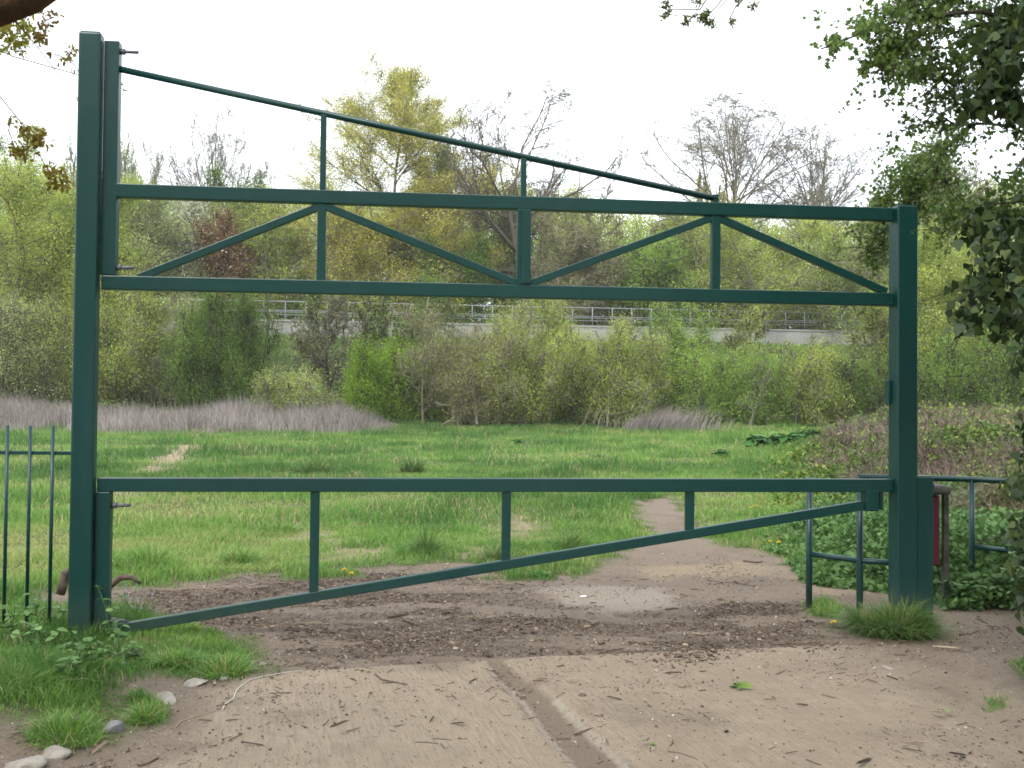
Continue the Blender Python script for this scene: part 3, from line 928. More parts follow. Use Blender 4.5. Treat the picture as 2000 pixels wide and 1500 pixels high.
L_DEAD = leaf_mat('dead_grass_blade', g3((0.158, 0.136, 0.118), (0.288, 0.252, 0.230), (0.465, 0.427, 0.372)), 0.2, 0.7, 0.1)
L_STALK = leaf_mat('dead_stalk', g3((0.075, 0.055, 0.045), (0.16, 0.12, 0.10), (0.27, 0.21, 0.165)), 0.1, 0.8, 0.1)
L_DOCK = leaf_mat('dock_leaf', g3((0.03, 0.10, 0.02), (0.06, 0.17, 0.035), (0.12, 0.26, 0.07)), 0.25)
L_BRAM = leaf_mat('bramble_leaf', [(0.0, (0.044, 0.079, 0.018)), (0.4, (0.110, 0.182, 0.030)), (0.8, (0.220, 0.303, 0.050)), (1.0, (0.308, 0.242, 0.069))], 0.3)
L_FLOW = leaf_mat('yellow_petal', g3((0.7, 0.45, 0.01), (0.85, 0.62, 0.02), (0.9, 0.72, 0.05)), 0.2)
L_BLUE = leaf_mat('blue_petal', g3((0.16, 0.24, 0.55), (0.25, 0.36, 0.7), (0.4, 0.5, 0.85)), 0.3)
# ---------------------------------------------------------------- blades
def blades(rng, B, L, W, lean, az, seg, v, drop=0.35):
    n = len(B)
    t = np.linspace(0, 1, seg + 1)
    h = np.stack([np.cos(az), np.sin(az), np.zeros(n)], 1)
    fa = rng.uniform(0, 2 * math.pi, n)
    sd_ = np.stack([np.cos(fa), np.sin(fa), np.zeros(n)], 1)
    C = (B[:, None, :] + h[:, None, :] * (lean * L)[:, None, None] * (t ** 1.7)[None, :, None]
         + Z_[None, None, :] * (L[:, None] * (t[None] * (1 - drop * lean[:, None] * t[None] ** 1.5)))[..., None])
    w = (W[:, None] * (1 - t[None] ** 1.8 * 0.9) * 0.5)[..., None] * sd_[:, None, :]
    V = np.stack([C - w, C + w], 2).reshape(n, -1, 3)
    k = 2 * (seg + 1)
    base = (np.arange(n) * k)[:, None]
    q = np.concatenate([np.stack([base + 2 * i, base + 2 * i + 1, base + 2 * i + 3, base + 2 * i + 2], -1) for i in range(seg)], 1)
    return V.reshape(-1, 3), q.reshape(-1, 4), np.repeat(v, k)



# ---------------------------------------------------------------- railway wall and its railing
M_CONC = rough_mat('wall_concrete', [(0.3, (0.22, 0.215, 0.205)), (0.7, (0.31, 0.305, 0.295))], 0.9, 0.9, 0.2, 0.01)
ZW = 6.83
wt = thing('retaining_wall', 'long pale grey concrete retaining wall behind the trees, above the green bank', 'wall', (0, 63, 5.5))
mb = MB()
wd = np.array([1, 0.12, 0]) / math.hypot(1, 0.12); wn_ = np.array([-wd[1], wd[0], 0])
for k in range(-11, 12):
    c = np.array([0, 63, 0]) + wd * (k * 6.0 + 1.1)
    mb.box(c + Z_ * (ZW - 1.2 - 0.9), (5.975, 0.4, 2.4 + 1.8 - 0.6), (wd, wn_, Z_), 0.01, 1)
mb.build('wall_panels', M_CONC, wt)
mb = MB(); mb.box(np.array([0, 63, ZW - 0.27]) - wn_ * 0.0, (138, 0.52, 0.1), (wd, wn_, Z_)); mb.build('coping', M_CONC, wt)
rt = thing('track_railing', 'pale galvanised post and rail fence along the top of the concrete wall', 'railing', (0, 63, ZW))
for h, r in ((1.10, 0.028), (0.56, 0.02), (0.46, 0.02), (0.30, 0.016)):
    mb = MB(); a = np.array([0, 63, ZW - .2 + h])
    mb.tube([a - wd * 66, a + wd * 24.5], r, 6); mb.build('rail', M_STEEL, rt)
for k in range(-52, 20):
    a = np.array([0, 63, ZW - .24]) + wd * (k * 1.25)
    mb = MB(); mb.tube([a, a + Z_ * 1.14], 0.024, 6); mb.build('post', M_STEEL, rt)
rt2 = thing('track_railing', 'second pale railing beyond the first, on the far side of the track', 'railing', (0, 68, ZW))
for h in (0.55, 1.05):
    mb = MB(); a = np.array([0, 68, ZW - .3 + h]); mb.tube([a - wd * 50, a + wd * 50], 0.022, 6); mb.build('rail', M_STEEL, rt2)
for k in range(-25, 25):
    a = np.array([0, 68, ZW - .6]) + wd * (k * 2.0)
    mb = MB(); mb.tube([a, a + Z_ * 1.35], 0.022, 6); mb.build('post', M_STEEL, rt2)

rng = np.random.default_rng(79)
n = 130000
ux = rng.uniform(-46, 46, n); uy = wall_y(ux) + rng.uniform(4.5, 9, n)
uh = 1.0 + 3.2 * fbm(ux * 0.35, uy * 0.3, 96, 3)
V, Fc, v = leaves(rng, np.stack([ux, uy, 6.0 + uh * rng.uniform(0, 1, n)], 1), 0.16, LEAF4, vbase=.15 + fbm(ux * .4, uy * .9, 97) * .6)
tag(np_obj('trackside_undergrowth', V, Fc, L_MID, None, v), 'dark green undergrowth showing between the railings above the wall', 'undergrowth', kind='stuff')

# ---------------------------------------------------------------- far trees (behind the wall)
T = make_tree

FAR = 'trees beyond the railway wall'
T('bare_tree', 'bare grey tree with a rounded crown above the left part of the upper gate', 'tree', 405, 82, 190, 260, 'fan', L_BROWN, 500, 0.09, M_BARKG, 11, FAR, trunk_r=.3, rmin=.012)
T('young_tree', 'small pale green tree just right of the tall left post', 'tree', 245, 80, 258, 100, 'willow', L_GREY, 9000, 0.13, M_BARKG, 12, FAR, rmin=.012)
T('bare_tree', 'very small bare tree whose tip shows just left of the tall left post', 'tree', 128, 80, 268, 80, 'tree', L_BROWN, 1500, 0.10, M_BARKG, 13, FAR, trunk_r=.2, rmin=.012)
T('yellow_tree', 'tall yellow-green pointed tree, the brightest above the upper gate', 'tree', 745, 72, 132, 430, 'spire', L_YELLOW, 34000, 0.15, M_BARKG, 14, FAR, trunk_r=.28, jit=.28, rmin=.012)
T('ivy_clad_tree', 'narrow deep green tree at the right edge of the yellow-green tree', 'tree', 838, 74, 262, 80, 'willow', L_BRIGHT, 14000, 0.16, M_BARKG, 15, FAR)
T('gnarled_tree', 'dark almost bare tree with crooked forked limbs, right of the tall yellow-green tree', 'tree', 1030, 67, 146, 385, 'gnarled', L_BROWN, 1600, 0.11, M_BARK, 16, FAR, trunk_r=.42, rmin=.013)
T('bare_tree', 'large bare fan shaped tree rising above the right part of the upper gate', 'tree', 1412, 76, 174, 400, 'fan', L_BROWN, 1000, 0.12, M_BARKG, 24, FAR, trunk_r=.42, rmin=.013, jit=.08)
T('bare_tree', 'lower bare tree spreading right, beside the large fan shaped one', 'tree', 1555, 78, 232, 350, 'fan', L_BROWN, 700, 0.12, M_BARKG, 18, FAR, trunk_r=.35, rmin=.012, lean=.12, jit=.08)
T('budding_tree', 'tall tree with brownish buds behind the hawthorn leaves at the right', 'tree', 1870, 62, 300, 260, 'tree', L_BROWN, 16000, 0.12, M_BARKG, 19, FAR, trunk_r=.3, jit=.25)
T('ivy_tree', 'small yellowish leafy tree at the foot of the large fan shaped bare tree', 'tree', 1430, 74, 345, 110, 'willow', L_YELLOW, 9000, 0.13, M_BARKG, 20, FAR)
T('leafy_tree', 'rounded bright green treetop just above the top rail, right of the bare tree', 'tree', 478, 79, 338, 120, 'willow', L_BRIGHT, 15000, 0.16, M_BARK, 21, FAR)
T('blossom_tree', 'white blossoming tree seen through the left truss bay', 'tree', 428, 69, 388, 190, 'willow', L_GREY, 14000, 0.15, M_BARK, 22, FAR, flower=(L_WHITE, 30000, 0.13))
T('copper_tree', 'small copper brown leafed tree in front of the white blossom', 'tree', 478, 67, 418, 130, 'willow', L_COPPER, 12000, 0.16, M_BARKD, 23, FAR, flower=(L_WHITE, 900, 0.13))
T('leafy_tree', 'yellow-green leafy tree filling the second truss bay', 'tree', 700, 66.5, 395, 330, 'willow', L_YELLOW, 28000, 0.14, M_BARKG, 25, FAR, vb=.3)
T('leafy_tree', 'olive leafy tree between the white blossom and the yellow-green tree', 'tree', 575, 69, 380, 220, 'willow', L_OLIVE, 20000, 0.14, M_BARKG, 26, FAR)
T('leafy_tree', 'dark green leafy tree low behind the middle upright', 'tree', 880, 67, 470, 180, 'willow', L_BRIGHT, 16000, 0.15, M_BARK, 27, FAR, vb=.25)
T('leafy_tree', 'pale green budding tree behind the middle of the upper gate', 'tree', 925, 74, 335, 190, 'willow', L_PALE, 15000, 0.12, M_BARKG, 28, FAR)
T('leafy_tree', 'thin brown-green tree seen right of the middle upright', 'tree', 1190, 70, 385, 280, 'willow', L_BROWN, 17000, 0.12, M_BARKG, 29, FAR, vb=.6)
T('leafy_tree', 'green leafy tree low in the third truss bay', 'tree', 1270, 66.5, 455, 230, 'willow', L_MID, 20000, 0.14, M_BARK, 30, FAR)
T('leafy_tree', 'olive budding tree left of the right hand king post', 'tree', 1340, 72, 395, 200, 'willow', L_OLIVE, 14000, 0.13, M_BARKG, 31, FAR)
T('leafy_tree', 'pale olive leafy tree seen through the last truss bay', 'tree', 1530, 68, 432, 300, 'willow', L_OLIVE, 26000, 0.14, M_BARKG, 32, FAR, vb=.62)
T('leafy_tree', 'pale green tree against the left side of the right post', 'tree', 1670, 67, 425, 200, 'willow', L_PALE, 17000, 0.13, M_BARKG, 33, FAR)
T('leafy_tree', 'grey-green tree just right of the hinge stile of the upper gate', 'tree', 285, 68, 372, 280, 'willow', L_GREY, 30000, 0.15, M_BARKG, 34, FAR, vb=.62)
T('leafy_tree', 'thin green tree low behind the hedge left of the fan shaped bare tree', 'tree', 1090, 78, 400, 260, 'willow', L_PALE, 14000, 0.13, M_BARKG, 35, FAR)
for k, (px, top, w, m) in enumerate([(-120, 330, 420, L_OLIVE), (2130, 330, 330, L_OLIVE), (-420, 300, 360, L_GREY), (2420, 300, 360, L_MID)]):
    T('leafy_tree', ['olive leafed tree standing outside the left edge of the view', 'olive leafed tree standing outside the right edge of the view',
                     'grey-green tree standing far outside the left edge', 'mid green tree standing far outside the right edge'][k],
      'tree', px, 66, top, w, 'willow', m, 14000, 0.2, M_BARKG, 60 + k, FAR)
# far wood closing the horizon
rng = np.random.default_rng(77)
n = 420000
wx = rng.uniform(-80, 80, n); wy = rng.uniform(86, 100, n)
pxs = wx / wy * F + CX
topy = np.interp(pxs, [-600, 0, 150, 300, 420, 600, 860, 1000, 1240, 1300, 1500, 1690, 1760, 2000, 2600], [320, 315, 318, 385, 372, 380, 352, 350, 385, 405, 408, 412, 365, 340, 330])
tz = 1.55 + (794 + .0095 * (pxs - 1000) - topy) / F * wy
tz = tz - 5.5 * (1 - fbm(wx * .22, wy * .05, 91, 4)) - 2.2 * noise(wx * 1.1, wy * .3, 95) + 3.2
wz = 6 + (tz - 6) * rng.uniform(0, 1, n) ** 0.75
V, Fc, v = leaves(rng, np.stack([wx, wy, wz], 1), 0.22, LEAF4, vbase=.25 + .75 * fbm(wx * .25, wz * .35, 92, 4), flatten=.8, vsd=.15)
n = 26000
i = rng.integers(0, len(wx), n)
V3, F3, v3 = blades(rng, np.stack([wx[i], wy[i], np.maximum(tz[i] - rng.uniform(1.5, 9, n), 6)], 1), rng.uniform(1.2, 3.6, n), np.full(n, .05), rng.uniform(0, .7, n), rng.uniform(0, 6.3, n), 3, np.full(n, .1), .1)
V, Fc = join([(V, Fc), (V3, F3)]); v = np.concatenate([v, v3])
tag(np_obj('far_wood', V, Fc, L_OLIVE, None, v), 'soft far wood of olive spring trees closing the view behind the railway', 'wood', kind='stuff')

# ---------------------------------------------------------------- trees and shrubs at the foot of the bank
HEDGE = 'trees and shrubs along the far edge of the field'
T('willow_shrub', 'tall olive willow at the left edge, reaching above the hedge line', 'tree', 50, 55, 292, 360, 'willow', L_OLIVE, 60000, 0.12, M_BARK, 41, HEDGE, vb=.55)
T('willow_shrub', 'grey-green scrub in front of the olive willow, left of the tall post', 'shrub', 60, 49, 585, 300, 'shrub', L_GREY, 20000, 0.10, M_BARK, 42, HEDGE, vb=.5)
T('willow_shrub', 'olive scrub directly right of the tall left post', 'shrub', 235, 50, 520, 230, 'shrub', L_OLIVE, 34000, 0.10, M_BARK, 43, HEDGE, vb=.4)
T('willow_shrub', 'pale grey-green thorn scrub left of the bright green shrub', 'shrub', 325, 50, 590, 210, 'shrub', L_GREY, 24000, 0.09, M_BARKG, 44, HEDGE)
T('green_shrub', 'large bright green shrub standing behind the purple dead grass', 'shrub', 440, 48, 570, 175, 'shrub', L_BRIGHT, 34000, 0.10, M_BARKD, 45, HEDGE, vb=.42)
T('yellow_shrub', 'low yellow-green bush between the bright green shrub and the gap of green bank', 'shrub', 545, 48, 728, 120, 'shrub', L_PALE, 9000, 0.09, M_BARKG, 46, HEDGE)
T('slim_tree', 'slim pale tree with a thin straight trunk in front of the concrete wall', 'tree', 642, 52, 545, 130, 'tree', L_PALE, 1500, 0.09, M_BARKG, 47, HEDGE, trunk_r=.085, leaf_low=.3)
T('lime_shrub', 'brilliant lime green shrub below the middle of the truss bar', 'shrub', 742, 47.5, 668, 125, 'shrub', L_LIME, 20000, 0.10, M_BARKD, 48, HEDGE)
T('low_shrub', 'low pale bush left of the lime green shrub', 'shrub', 632, 48, 765, 90, 'shrub', L_GREY, 4000, 0.09, M_BARKG, 49, HEDGE)
T('slim_tree', 'tree with several dark upright trunks behind the lime green shrub', 'tree', 765, 54, 560, 190, 'willow', L_MID, 3500, 0.10, M_BARK, 50, HEDGE, trunk_r=.12, leaf_low=.3)
T('slim_tree', 'pale trunked green tree left of the brown thicket', 'tree', 845, 52, 540, 150, 'tree', L_BRIGHT, 6000, 0.11, M_BARKG, 51, HEDGE, trunk_r=.1, vb=.35)
T('green_shrub', 'mid green bush right of the lime green shrub', 'shrub', 815, 48.5, 690, 130, 'shrub', L_MID, 16000, 0.10, M_BARK, 52, HEDGE)
T('thicket', 'tangled brown left part of the thicket, bare twigs and small buds', 'shrub', 930, 47.5, 605, 240, 'shrub', L_BROWN, 26000, 0.085, M_BARKG, 53, HEDGE, vb=.6)
T('thicket', 'tallest, olive budding middle part of the tangled thicket', 'shrub', 1050, 48, 580, 260, 'shrub', L_OLIVE, 30000, 0.085, M_BARKG, 54, HEDGE, vb=.55)
T('thicket', 'right end of the tangled thicket, greener and lower', 'shrub', 1160, 47.5, 630, 220, 'shrub', L_OLIVE, 26000, 0.085, M_BARKG, 55, HEDGE, vb=.45)
T('yellow_shrub', 'rounded pale green bush at the right foot of the brown thicket', 'shrub', 1215, 46.5, 700, 120, 'shrub', L_PALE, 9000, 0.09, M_BARKG, 56, HEDGE, vb=.4)
T('green_shrub', 'tall fresh green shrub under the right hand king post', 'shrub', 1345, 49, 590, 190, 'shrub', L_MID, 32000, 0.10, M_BARK, 57, HEDGE, vb=.55)
T('green_shrub', 'broad mid green shrub in front of the right part of the wall', 'shrub', 1480, 49, 672, 210, 'shrub', L_MID, 26000, 0.09, M_BARKG, 58, HEDGE, vb=.5)
T('green_shrub', 'broad yellow-green shrub just left of the right post', 'shrub', 1610, 48.5, 668, 210, 'shrub', L_OLIVE, 26000, 0.09, M_BARKG, 59, HEDGE, vb=.4)
T('slim_tree', 'thin sparse tree crossing the right part of the concrete wall', 'tree', 1465, 53, 600, 110, 'tree', L_OLIVE, 2600, 0.09, M_BARK, 71, HEDGE, trunk_r=.08)
T('slim_tree', 'thin bare stemmed tree beside the right post, in front of the wall end', 'tree', 1712, 52, 560, 120, 'tree', L_OLIVE, 5000, 0.09, M_BARK, 72, HEDGE, trunk_r=.1)
T('green_shrub', 'dark green shrub behind the left side of the right post', 'shrub', 1700, 47, 690, 150, 'shrub', L_BRIGHT, 16000, 0.09, M_BARKD, 73, HEDGE, vb=.25)
T('willow_shrub', 'tall light olive shrub right of the right post', 'tree', 1850, 50, 455, 220, 'willow', L_OLIVE, 46000, 0.11, M_BARKG, 74, HEDGE, vb=.55)
T('willow_shrub', 'mid green shrub at the right edge behind the ivy', 'shrub', 1970, 48, 560, 240, 'shrub', L_MID, 30000, 0.10, M_BARK, 75, HEDGE, vb=.45)
T('willow_shrub', 'green shrub low behind the bramble bank, right of the right post', 'shrub', 1850, 46, 665, 200, 'shrub', L_MID, 24000, 0.09, M_BARKD, 76, HEDGE, vb=.3)
for k, (px, top, w, m) in enumerate([(-130, 540, 240, L_OLIVE), (-330, 500, 260, L_MID), (2180, 520, 260, L_OLIVE), (2400, 500, 300, L_MID)]):
    T('willow_shrub', ['olive scrub just outside the left edge', 'mid green scrub farther outside the left edge', 'olive scrub just outside the right edge',
                       'mid green scrub farther outside the right edge'][k], 'shrub', px, 49, top, w, 'shrub', m, 14000, 0.14, M_BARK, 80 + k, HEDGE)
# low undergrowth at the foot of the hedge
rng = np.random.default_rng(78)
n = 60000
ux = rng.uniform(-34, 34, n); uy = rng.uniform(47, 52.5, n)
uh = 0.25 + 1.3 * fbm(ux * 0.5, uy * 0.4, 93, 3) ** 1.4
uz = surf(ux, uy) + uh * rng.uniform(0, 1, n)
V, Fc, v = leaves(rng, np.stack([ux, uy, uz], 1), 0.10, LEAF4, vbase=fbm(ux * .6, uz * .9, 94) * .8)
tag(np_obj('undergrowth', V, Fc, L_MID, None, v), 'low tangled undergrowth filling the foot of the hedge', 'undergrowth', kind='stuff')


def scatter(rng, x0, x1, y0, y1, n, cone=None):
    x = rng.uniform(x0, x1, n); y = rng.uniform(y0, y1, n)
    if cone is not None:
        k = np.abs(x) < cone * y + 1.0
        x, y = x[k], y[k]
    return x, y


def grass_zone(name, label, seed, xr, yr, n, hmin, hmax, wid, seg, mat=None, keep=None, cone=None, vshift=0.0):
    rng = np.random.default_rng(seed)
    x, y = scatter(rng, *xr, *yr, n, cone)
    b, s, sl, r_, lt, cl = masks(x, y)
    nz = fbm(x * 2.2, y * 2.2, 41, 3)
    p = np.clip(1 - b * 1.25 + (nz - .5) * .25, 0, 1) * (1 - 0.9 * np.clip(s * 1.6 - .7 * fbm(x * 2.5, y * 2.5, 44), 0, 1))
    p = np.where(b > 0.9, 0, p)
    if keep is not None: p = p * keep(x, y)
    k = rng.uniform(0, 1, len(x)) < p
    x, y, nz = x[k], y[k], nz[k]
    big = fbm(x * 0.55, y * 0.55, 43, 3)
    tall = np.clip(0.2 + 1.5 * (big - 0.3) + 1.0 * (nz - 0.5), 0, 1)
    L = (hmin + (hmax - hmin) * tall) * rng.uniform(0.55, 1.15, len(x))
    near_edge = np.clip(b[k] * 2.0, 0, 0.6); L = L * (1 - near_edge)
    foot = np.exp(-(((x + 2.4) / .7) ** 2 + ((y - 6.25) / .45) ** 2)); L = L * (1 - .85 * foot)
    mott = fbm(x * .9, y * .9, 48, 4); L = L * (.3 + 1.9 * np.clip(mott - .1, 0, 1) ** 1.3) * (.75 + .5 * noise(x * 4.5, y * 4.5, 50))
    B = np.stack([x, y, surf(x, y) - 0.005], 1)
    lean = rng.uniform(0.1, 1.0, len(x)); az = rng.uniform(0, 2 * math.pi, len(x))
    v = np.clip(0.42 + vshift + (big - 0.5) * -1.0 + (mott - .5) * -1.1 + (fbm(x * .25, y * .25, 47) - .5) * 0.9 + rng.normal(0, .16, len(x)), 0, 0.95)
    v = np.where(rng.uniform(0, 1, len(x)) < 0.03 + .14 * sstep(.56, .72, fbm(x * .6 + 9, y * .6, 49)), 1.0, v)
    W = wid * rng.uniform(0.7, 1.3, len(x))
    V, Fc, vv = blades(rng, B, L, W, lean, az, seg, v)
    o = np_obj(name, V, Fc, mat or L_GRASS, None, vv, True)
    tag(o, label, 'grass', kind='stuff')
    return o


grass_zone('grass', 'bright green verge grass in the lower left foreground around the stones', 101, (-4.2, 4.2), (3.6, 7.6), 330000, .05, .17, .0042, 3,
           cone=.6)
grass_zone('grass', 'green grass just behind the gate and beside the worn earth', 102, (-9, 9), (7.6, 13), 240000, .06, .2, .006, 3, cone=.56)
grass_zone('grass', 'grass of the middle of the field', 103, (-16, 16), (13, 24), 230000, .07, .24, .010, 2, cone=.56)
grass_zone('grass', 'grass of the far part of the field, up to the hedge', 104, (-33, 33), (24, 50), 260000, .10, .32, .022, 1, cone=.6)


def bank(x, y): return sstep(wall_y(x) - 12, wall_y(x) - 10, y) * (y < wall_y(x) - .3)


grass_zone('bank_grass', 'green grass of the steep bank below the concrete wall', 105, (-40, 40), (49, 68), 170000, .15, .45, .04, 1, keep=bank, cone=.62, vshift=-.12)


def tussock(label, x, y, rad_, h, n, seed, mat, name='grass_tussock', wid=.006, vb=.45, grp='grass tussocks', leanmax=1.1, cat='grass tussock', ry=None):
    rng = np.random.default_rng(seed)
    r = rad_ * np.sqrt(rng.uniform(0, 1, n)) * .55; a = rng.uniform(0, 2 * math.pi, n)
    X = x + r * np.cos(a); Y = y + (ry or rad_) / rad_ * r * np.sin(a)
    B = np.stack([X, Y, surf(X, Y) - 0.01], 1)
    f = r / (rad_ * .55)
    lean = np.clip(f * leanmax * rng.uniform(.2, 1.4, n) + rng.uniform(0, .5, n), 0, 1.7)
    L = h * rng.uniform(.25, 1.15, n) * (.55 + .9 * noise(X * 9, Y * 9, seed)) * (1 - .35 * f)
    v = np.clip(vb + rng.normal(0, .22, n), 0, 1)
    v = np.where(rng.uniform(0, 1, n) < .07, 1.0, v)
    V, Fc, vv = blades(rng, B, L, wid * rng.uniform(.7, 1.3, n), lean, a + rng.normal(0, 1.0, n), 4, v, .5)
    t = thing(name, label, cat, (x, y, float(surf(x, y))), 0, grp)
    np_obj('blades', V, Fc, mat, t, vv, True)
    return t


def tus_px(label, px, py, wpx, hpx, n, seed, mat=None, **k):
    p = on_ground(px, py)
    s = p[1] / F
    return tussock(label, p[0], p[1], wpx * s / 2 * 1.25, hpx * s, n, seed, mat or L_TUSS, wid=max(.005, .0007 * p[1]), **k)


p = flat(1745, 1268)
tussock('thick shaggy grass tuft round the foot of the right gate post', at(1745, 1240, 7.12)[0], 7.12, .47, .30, 6500, 201, L_TUSS, wid=.0055, vb=.5, ry=.34)
tus_px('yellowish sparse grass tuft at the foot of the guard rail', 1615, 1205, 80, 42, 260, 202, L_GRASS)
tus_px('dark rush-like tussock below the swing gate, left of its middle upright', 832, 1085, 60, 60, 420, 203)
tus_px('dark tussock standing right of the middle upright of the swing gate', 1105, 1072, 90, 60, 520, 204)
tus_px('dark tussock at the foot of the middle upright of the swing gate', 965, 1098, 60, 60, 380, 205)
tus_px('tall dark tussock above the top rail of the swing gate', 806, 922, 60, 55, 360, 206)
tus_px('spreading tussock above the left upright of the swing gate', 612, 925, 120, 50, 500, 207)
tus_px('small dark tussock far out on the left of the field', 555, 880, 22, 22, 120, 208)
tus_px('small tussock far out left of the field centre', 786, 868, 26, 16, 120, 209)
tus_px('small tussock far out near the field centre', 906, 862, 30, 18, 120, 210)
tus_px('tussock far out right of the field centre', 1168, 895, 34, 22, 140, 211)
tus_px('broad low tussock in the lush strip behind the sloping rail', 540, 1040, 120, 40, 500, 212, L_GRASS)
tus_px('lush tussock behind the worn earth near the left upright', 470, 1100, 110, 50, 600, 213, L_GRASS)
tus_px('lush tussock beside the tall left post, behind the gate', 300, 1110, 130, 60, 700, 214, L_GRASS)
tus_px('shaggy tussock at the left edge of the concrete', 440, 1318, 120, 62, 900, 215, L_GRASS)
tus_px('shaggy tussock under the low end of the sloping rail', 350, 1300, 120, 60, 900, 216, L_GRASS)
tus_px('small tuft among the stones at the lower left', 285, 1412, 95, 45, 520, 217, L_GRASS)
tus_px('tall grey-green leaved clump right of the tall left post', 262, 1215, 90, 75, 420, 218)
tus_px('long grass clump hanging over the lower left verge', 130, 1440, 190, 60, 1200, 219, L_GRASS)
tus_px('long bright grass clump at the left edge', 30, 1350, 200, 80, 1300, 220, L_GRASS)

# purple-brown dead grass
rng = np.random.default_rng(301)
x = np.concatenate([-5.0 - 21 * rng.uniform(0, 1, 62000) ** .8, rng.normal(6.3, 1.1, 5000)])
y = np.concatenate([46.5 - 8.0 * rng.uniform(0, 1, 62000) ** 1.35, rng.uniform(44.5, 47, 5000)])
k = (rng.uniform(0, 1, len(x)) < sstep(.3, .52, fbm(x * .7, y * .7, 55)) * .8 + .05) & ((y > rng.uniform(38.6, 41.6, len(x)) + 1.2 * fbm(x * .3, 0 * x, 56) + 2.2 * sstep(-9, -5.2, x)) | (x > 0))
x, y = x[k], y[k]
L = rng.uniform(.35, 1.15, len(x)) * (0.35 + 1.35 * fbm(x * .5, y * .35, 57)) * sstep(40.6, 43.2, y + fbm(x, y, 59)) * 1.0 * sstep(-5.0, -7.5, np.where(x > 0, -9, x)) + .08
V, Fc, v = blades(rng, np.stack([x, y, surf(x, y)], 1), L, np.full(len(x), .017), np.where(x > 0, rng.uniform(.3, .9, len(x)), rng.uniform(.02, .75, len(x))),
                  np.where(x > 0, rng.normal(.3, .5, len(x)), rng.uniform(0, 6.3, len(x))), 2, np.clip(rng.normal(.5, .25, len(x)) + (fbm(x * .3, y, 58) - .5), 0, 1))
tag(np_obj('dead_grass', V, Fc, L_DEAD, None, v), 'band of purplish dead grass standing in front of the hedge', 'dead grass', kind='stuff')

# ---------------------------------------------------------------- bramble bank on the right
rng = np.random.default_rng(310)


def bram_h(x, y):
    """height of the bramble mound above the ground"""
    edge = 2.6 + 0.15 * (y - 8) + 1.2 * (fbm(y * .5, 0 * y, 61) - .5) + np.where(y > 22, (y - 22) * .2, 0) + 1.0 * sstep(9.6, 8.4, y)
    e = sstep(0, 3.2 + y * .06, x - edge)
    return e * (0.1 + 1.35 * fbm(x * .6, y * .6, 62, 3) ** 1.5 + .5 * (fbm(x * 2.2, y * 2.2, 63) - .4)) * sstep(8.3, 10, y) * (1 - sstep(38, 44, y)), e


n = 330000
y = 8.4 + (36) * rng.uniform(0, 1, n) ** 1.7
x = 2.4 + rng.uniform(0, 1, n) * (0.62 * y + 2 - 2.4)
h, e = bram_h(x, y)
cov = fbm(x * .45, y * .45, 66, 3)                       # where live leaves cover the dead stalks
brn = sstep(.47, .62, cov - .2 * sstep(15, 10.5, y) + .1)
k = (e > .02) & (rng.uniform(0, 1, n) < (0.22 + .78 * (1 - brn)))
x, y, h, cov = x[k], y[k], h[k], cov[k]
z = surf(x, y) + h * (1 - .45 * rng.uniform(0, 1, len(x)) ** 2) + rng.normal(0, .03, len(x))
z = np.maximum(z, surf(x, y) + .01)
V, Fc, v = leaves(rng, np.stack([x, y, z], 1), 0.055 * np.clip(y / 13, .75, 2.2), LEAFOV[::2] * np.array([1, 1.25]), vbase=.45 + (cov - .5) * .8 + rng.normal(0, .1, len(x)), flatten=1.4, vsd=.2)
tag(np_obj('brambles', V, Fc, L_BRAM, None, v), 'low sprawling green brambles covering the bank at the right', 'brambles', kind='stuff')
n = 110000
y = 9.5 + 33 * rng.uniform(0, 1, n) ** 1.5; x = 2.8 + rng.uniform(0, 1, n) * (0.62 * y - .8)
h, e = bram_h(x, y); cov = fbm(x * .45, y * .45, 66, 3)
k = (e > .3) & (rng.uniform(0, 1, n) < sstep(.43, .58, cov - .1 * sstep(15, 10.5, y) + .1) * .95 + .05)
x, y, h = x[k], y[k], h[k]
V, Fc, v = blades(rng, np.stack([x, y, surf(x, y) + h * .45], 1), h * .5 + rng.uniform(.1, .5, len(x)), .004 + .0011 * y * rng.uniform(.5, 1, len(x)), rng.uniform(.2, 1.5, len(x)), rng.uniform(0, 6.3, len(x)), 3,
                  np.clip(rng.normal(.45, .25, len(x)), 0, 1), .6)
tag(np_obj('dead_stalks', V, Fc, L_STALK, None, v), 'brown dead stalks and canes matted over the bramble bank', 'dead stalks', kind='stuff')
# nettles and cow parsley in front of it
n = 60000
x = 2.2 + rng.uniform(0, 1, n) * 4.5; y = rng.uniform(8.0, 13, n)
ed = 2.55 + .1 * (y - 8) + .8 * sstep(9.3, 8.3, y) + .3 * (fbm(y * 2, x * 0, 67) - .5)
k = (x > ed) & (x < ed + 2.8); x, y = x[k], y[k]; e2 = sstep(0, 1.0, x - ed[k])
h = e2 * (.2 + .55 * fbm(x * 1.3, y * 1.3, 68, 3)) * rng.uniform(0, 1, len(x))
V, Fc, v = leaves(rng, np.stack([x, y, surf(x, y) + .02 + h], 1), 0.06, LEAFOV[::2] * np.array([1, 1.3]), vbase=.35 + .6 * (fbm(x * 2, y * 2, 69) - .3), flatten=1.3)
tag(np_obj('nettle_bed', V, Fc, L_NETTLE, None, v), 'bed of young nettles and leafy weeds behind the guard rails', 'weeds', kind='stuff')

